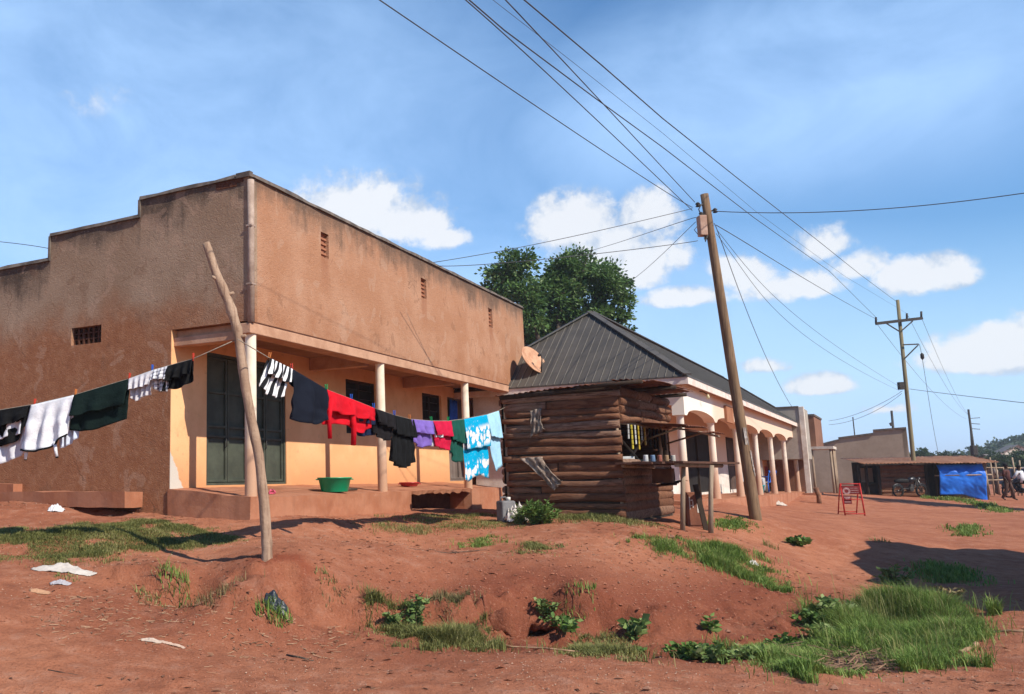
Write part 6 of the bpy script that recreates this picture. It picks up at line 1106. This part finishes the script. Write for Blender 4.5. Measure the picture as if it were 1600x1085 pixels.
def crumple(name, label, cat, px, py, sx, sy, h, c, rough_=.5, group=None, at=None, rz=0, fold=3):
    p = gpx(px,py) if at is None else at; V = []; n, m = 28, 20; seed = px*.37+py
    for i in range(n+1):
        for j in range(m+1):
            u, v = 2*i/n-1, 2*j/m-1; r = math.hypot(u,v); q = mnoise.noise(Vector((u*fold,v*fold,seed))); e = 1-.25*abs(mnoise.noise(Vector((u*2,v*2,seed+7)))); x = u*sx*e*(1-.2*abs(v)); y = v*sy*e*(1-.2*abs(u))
            dx, dy = math.cos(rz)*x-math.sin(rz)*y, math.sin(rz)*x+math.cos(rz)*y; zz = g1(p[0]+dx,p[1]+dy)-p[2] if at is None else 0; V.append((dx,dy,zz+.006+h*max(0,(1-r*r*.8))*(.45+.9*abs(q))+.25*h*abs(mnoise.noise(Vector((u*9,v*9,seed))))))
    o = obj(name, mkmesh(name, V, [((m+1)*i+j,(m+1)*(i+1)+j,(m+1)*(i+1)+j+1,(m+1)*i+j+1) for i in range(n) for j in range(m)], simple(label.split()[0]+'_'+name+'_%d'%px, c, tuple(x*.8 for x in c), 9, rough=rough_, spec=.35, bump=.3), True), None, p); o.modifiers.new('solid','SOLIDIFY').thickness = .004; tag(o, label, cat, group); return o
crumple('torn_sack','long torn white sack lying on the earth at the left','sack',98,893,.40,.085,.07,(.56,.50,.44),.7,rz=-.12)
crumple('plastic_bag','clear grey plastic scrap on the earth below the torn sack','plastic bag',95,913,.12,.07,.04,(.45,.42,.43),.3)
crumple('plastic_bag','small white plastic scrap before the eroded plinth','plastic bag',88,798,.14,.1,.08,(.68,.66,.66),.5)
crumple('cardboard_scrap','flat tan cardboard scrap on the left slope','cardboard',62,929,.11,.05,.02,(.46,.25,.14),.9)
crumple('plastic_bag','crumpled black plastic bag at the foot of the bank','plastic bag',432,950,.13,.09,.08,(.03,.035,.045),.35)
crumple('plastic_bag','white plastic bags heaped beside the bush at the kiosk','plastic bag',806,790,.22,.16,.34,(.68,.60,.54),.5,fold=4,at=np.array(onground(805,15.55)))
crumple('plastic_bag','pale plastic bags dumped on the earth before the arcade','plastic bag',1208,790,.5,.3,.22,(.55,.46,.38),.6,fold=4)
crumple('plastic_scrap','teal green plastic scrap caught in the ditch weeds','plastic scrap',1308,968,.17,.1,.12,(.0,.16,.11),.35)
crumple('plastic_scrap','tiny red plastic scrap among the stalks at the ditch','plastic scrap',1215,1030,.05,.035,.04,(.55,.05,.05),.4)
crumple('paper_scrap','crumpled white paper in the bank-top grass','paper',1178,884,.07,.05,.07,(.62,.58,.5),.8); crumple('paper_scrap','flat white paper scrap on the lower left slope','paper',236,1002,.10,.05,.02,(.52,.40,.31),.9); crumple('paper_scrap','pale flat scrap on the road at lower left','paper',270,1010,.12,.03,.015,(.50,.35,.26),.9)
jp = onground(789,15.7); t = thing('jerrycan','grey dirty jerrycan with a pale cap left of the white plastic bags','jerrycan',jp,.4); m = simple('grey_jerry', (.20,.19,.19), (.13,.12,.12), 5); MB().box((-.14,-.1,-.02),(.14,.1,.34)).build('body',m,t,bevel=.03); MB().tube([(.06,0,.34),(.06,0,.40)],[.035,.035],10).build('cap',M_white,t); MB().tube([(-.11,0,.34),(-.09,0,.40),(.0,0,.40),(.02,0,.34)],.014,6).build('handle',m,t)
def stick(name,label,pts,r,mat,cat='stick'): P = [gpx(*q)+np.array([0,0,r*.8]) for q in pts]; o0 = P[0]; tag(MB().tube([p-o0 for p in P],[r*random.uniform(.7,1.2) for _ in P],8).build(name,mat,None,o0),label,cat)
stick('stick','dark twig lying on the road at lower left',[(448,1026),(470,1030),(490,1036)],.012,M_bark); stick('stick','thin twig lying across the road at the bottom left',[(75,1048),(130,1058),(190,1062),(208,1052)],.005,M_bark)
stick('stick','pale broken stalk at the right edge of the ditch grass',[(1500,1024),(1520,1014),(1526,1010)],.025,M_straw); stick('stick','dry branch lying on the road at the right edge',[(1552,990),(1580,988),(1604,990)],.018,M_straw); stick('stick','long thin twig across the bare earth in the middle',[(638,858),(700,865),(760,860)],.006,M_bark)
stick('pipe','thin pale pipe lying in the ditch gutter at the foot of the bank',[(765,1004),(800,1012),(850,1014),(905,1020)],.009,M_straw,'pipe')
# ------------------------------------------------------------------ air
hm = bpy.data.materials.new('haze'); hm.use_nodes = True; hm.node_tree.nodes.remove(hm.node_tree.nodes['Principled BSDF']); pv = hm.node_tree.nodes.new('ShaderNodeVolumePrincipled'); pv.inputs['Color'].default_value = (.80,.88,1,1); pv.inputs['Density'].default_value = .00045
hm.node_tree.links.new(pv.outputs[0], [n for n in hm.node_tree.nodes if n.type == 'OUTPUT_MATERIAL'][0].inputs['Volume'])
tag(MB().box((-1600,-500,-3),(1600,2100,45)).build('haze', hm), kind='stuff')
# ------------------------------------------------------------------ light and sky
sun = bpy.data.lights.new('sun','SUN'); sun.energy = 4.95; sun.angle = math.radians(.5); sun.color = (1,.93,.82); so = bpy.data.objects.new('sun', sun); COL.objects.link(so)
so.rotation_euler = Vector(tuple(SUND)).to_track_quat('-Z','Y').to_euler(); so.location = (20,-20,30)
w = bpy.data.worlds.new('World'); S.world = w; w.use_nodes = True; T = NT(w.node_tree); bg = w.node_tree.nodes['Background']
sk = T.new('ShaderNodeTexSky'); sk.sky_type = 'NISHITA'; sk.sun_disc = False; sk.sun_elevation = SUN_EL; sk.sun_rotation = math.atan2(-lh[0],-lh[1]); sk.altitude = 1100; sk.air_density = 1.0; sk.dust_density = .15; sk.ozone_density = 1.6
gen = T.new('ShaderNodeTexCoord').outputs['Generated']; nrm = T.new('ShaderNodeVectorMath', operation='NORMALIZE'); T.link(gen, nrm.inputs[0]); D_ = nrm.outputs[0]
def dotc(v): n = T.new('ShaderNodeVectorMath', operation='DOT_PRODUCT'); T.link(D_, n.inputs[0]); n.inputs[1].default_value = tuple(float(c) for c in v); return n.outputs['Value']
def blob(px, py, wx, wy, soft=1.0, flat=1.0):    # cloud bank centred on a sky direction (angular half sizes in px of the survey photo)
    c = ray(px,py); c = c/np.linalg.norm(c); r = np.cross(c,[0,0,1]); r /= np.linalg.norm(r); u = np.cross(r,c); fx_ = wx/1403.; fy_ = wy/1403.
    k = T.math('MAXIMUM', dotc(c), .05); a = T.math('DIVIDE', T.math('DIVIDE', dotc(r), k), fx_); b = T.math('DIVIDE', T.math('DIVIDE', dotc(u), k), fy_); b = T.math('MULTIPLY', b, T.math('ADD', 1.0, T.math('MULTIPLY', T.math('LESS_THAN', b, 0), flat)))
    d = T.math('SQRT', T.math('ADD', T.math('MULTIPLY', a, a), T.math('MULTIPLY', b, b))); vis = T.math('GREATER_THAN', dotc(c), .2); return T.math('MULTIPLY', T.math('SUBTRACT', 1, d, clamp=True), T.math('MULTIPLY', vis, soft)), b
nz = T.noise(D_, 16, 9, .6, .15); nz2 = T.noise(D_, 5.5, 6, .55, .4); nst = T.noise(T.vmap(D_,(3.2,1.6,6),rot=(0,.35,.5)), 1.5, 7, .6, .7)
dens = None; lowm = None
for args in [(560,335,135,95,1.05,.6),(640,350,95,65,1.0,.6),(700,375,60,30,.8,.5),(895,355,90,72,1.05,.4),(1015,335,60,50,1.0,.4),(965,405,130,75,1.0,.3),(1288,385,58,44,1.05,.5),(1245,452,88,40,1.0,.9),(1335,418,56,40,.95,.7),(1440,438,76,46,1.15,.9),(1165,432,66,44,.95,.6),(1075,466,80,26,.95,.6),(1555,560,125,56,1.15,1.1),(1285,604,62,26,1.0,.8),(1195,575,44,20,.85,.7),(130,150,110,55,.17,.3),(1720,500,110,60,1,.8),(-200,420,160,60,.9,.6),(1390,640,60,14,.7,.6),(1130,420,40,30,.8,.5)]:
    m_, b_ = blob(*args); dens = m_ if dens is None else T.math('MAXIMUM', dens, m_); bb_ = T.math('MULTIPLY', T.math('GREATER_THAN', m_, .02), T.math('MULTIPLY', b_, -1)); lowm = bb_ if lowm is None else T.math('MAXIMUM', lowm, bb_)
billow = T.math('ADD', T.math('MULTIPLY', T.math('SUBTRACT', nz, .5), 1.35), T.math('MULTIPLY', T.math('SUBTRACT', T.noise(D_, 42, 8, .62, .2), .5), .85))
cum = T.ramp(T.math('ADD', dens, billow), .10, .50)
cum = T.math('MULTIPLY', cum, T.ramp(dens, .0, .2))
up_ = T.new('ShaderNodeVectorMath', operation='ADD'); T.link(D_, up_.inputs[0]); up_.inputs[1].default_value = (0,0,.022); nzu = T.noise(up_.outputs[0], 16, 9, .6, .15)
core = T.ramp(T.math('ADD', T.math('ADD', dens, T.math('MULTIPLY', billow, .45)), T.math('MULTIPLY', T.math('SUBTRACT', nz, nzu), 2.6)), .0, .62)
veil = None
for args in [(1250,130,700,230,1,0),(200,250,1100,620,1.0,0),(700,520,1000,260,.9,0),(-500,500,900,500,.9,0),(1500,660,900,130,1,0),(0,120,500,260,.8,0)]:
    m_, b_ = blob(*args); m_ = T.ramp(m_, 0, .8); veil = m_ if veil is None else T.math('MAXIMUM', veil, m_)
veil = T.math('MULTIPLY', veil, T.ramp(T.math('ADD', T.math('MULTIPLY', nst, .65), T.math('MULTIPLY', nz2, .35)), .22, .70, .42, 1.0)); 
SKYK = .135
skyc = T.new('ShaderNodeHueSaturation'); T.link(sk.outputs[0], skyc.inputs['Color']); skyc.inputs['Saturation'].default_value = 1.3; skyc.inputs['Value'].default_value = 1.0
hz_ = T.math('MULTIPLY', T.ramp(dotc((0,0,1)), .26, -.02), .75)
v1 = T.mix(hz_, skyc.outputs[0], tuple(c/SKYK for c in (.50,.70,.88)))
v1 = T.mix(T.math('MULTIPLY', veil, .82), v1, tuple(c/SKYK for c in (.43,.655,1.0)))
cc = T.mix(core, tuple(c/SKYK for c in (.46,.54,.66)), tuple(c/SKYK for c in (.77,.78,.80)))
v2 = T.mix(T.math('MULTIPLY', cum, .88), v1, cc)
T.link(v2, bg.inputs['Color']); bg.inputs['Strength'].default_value = SKYK
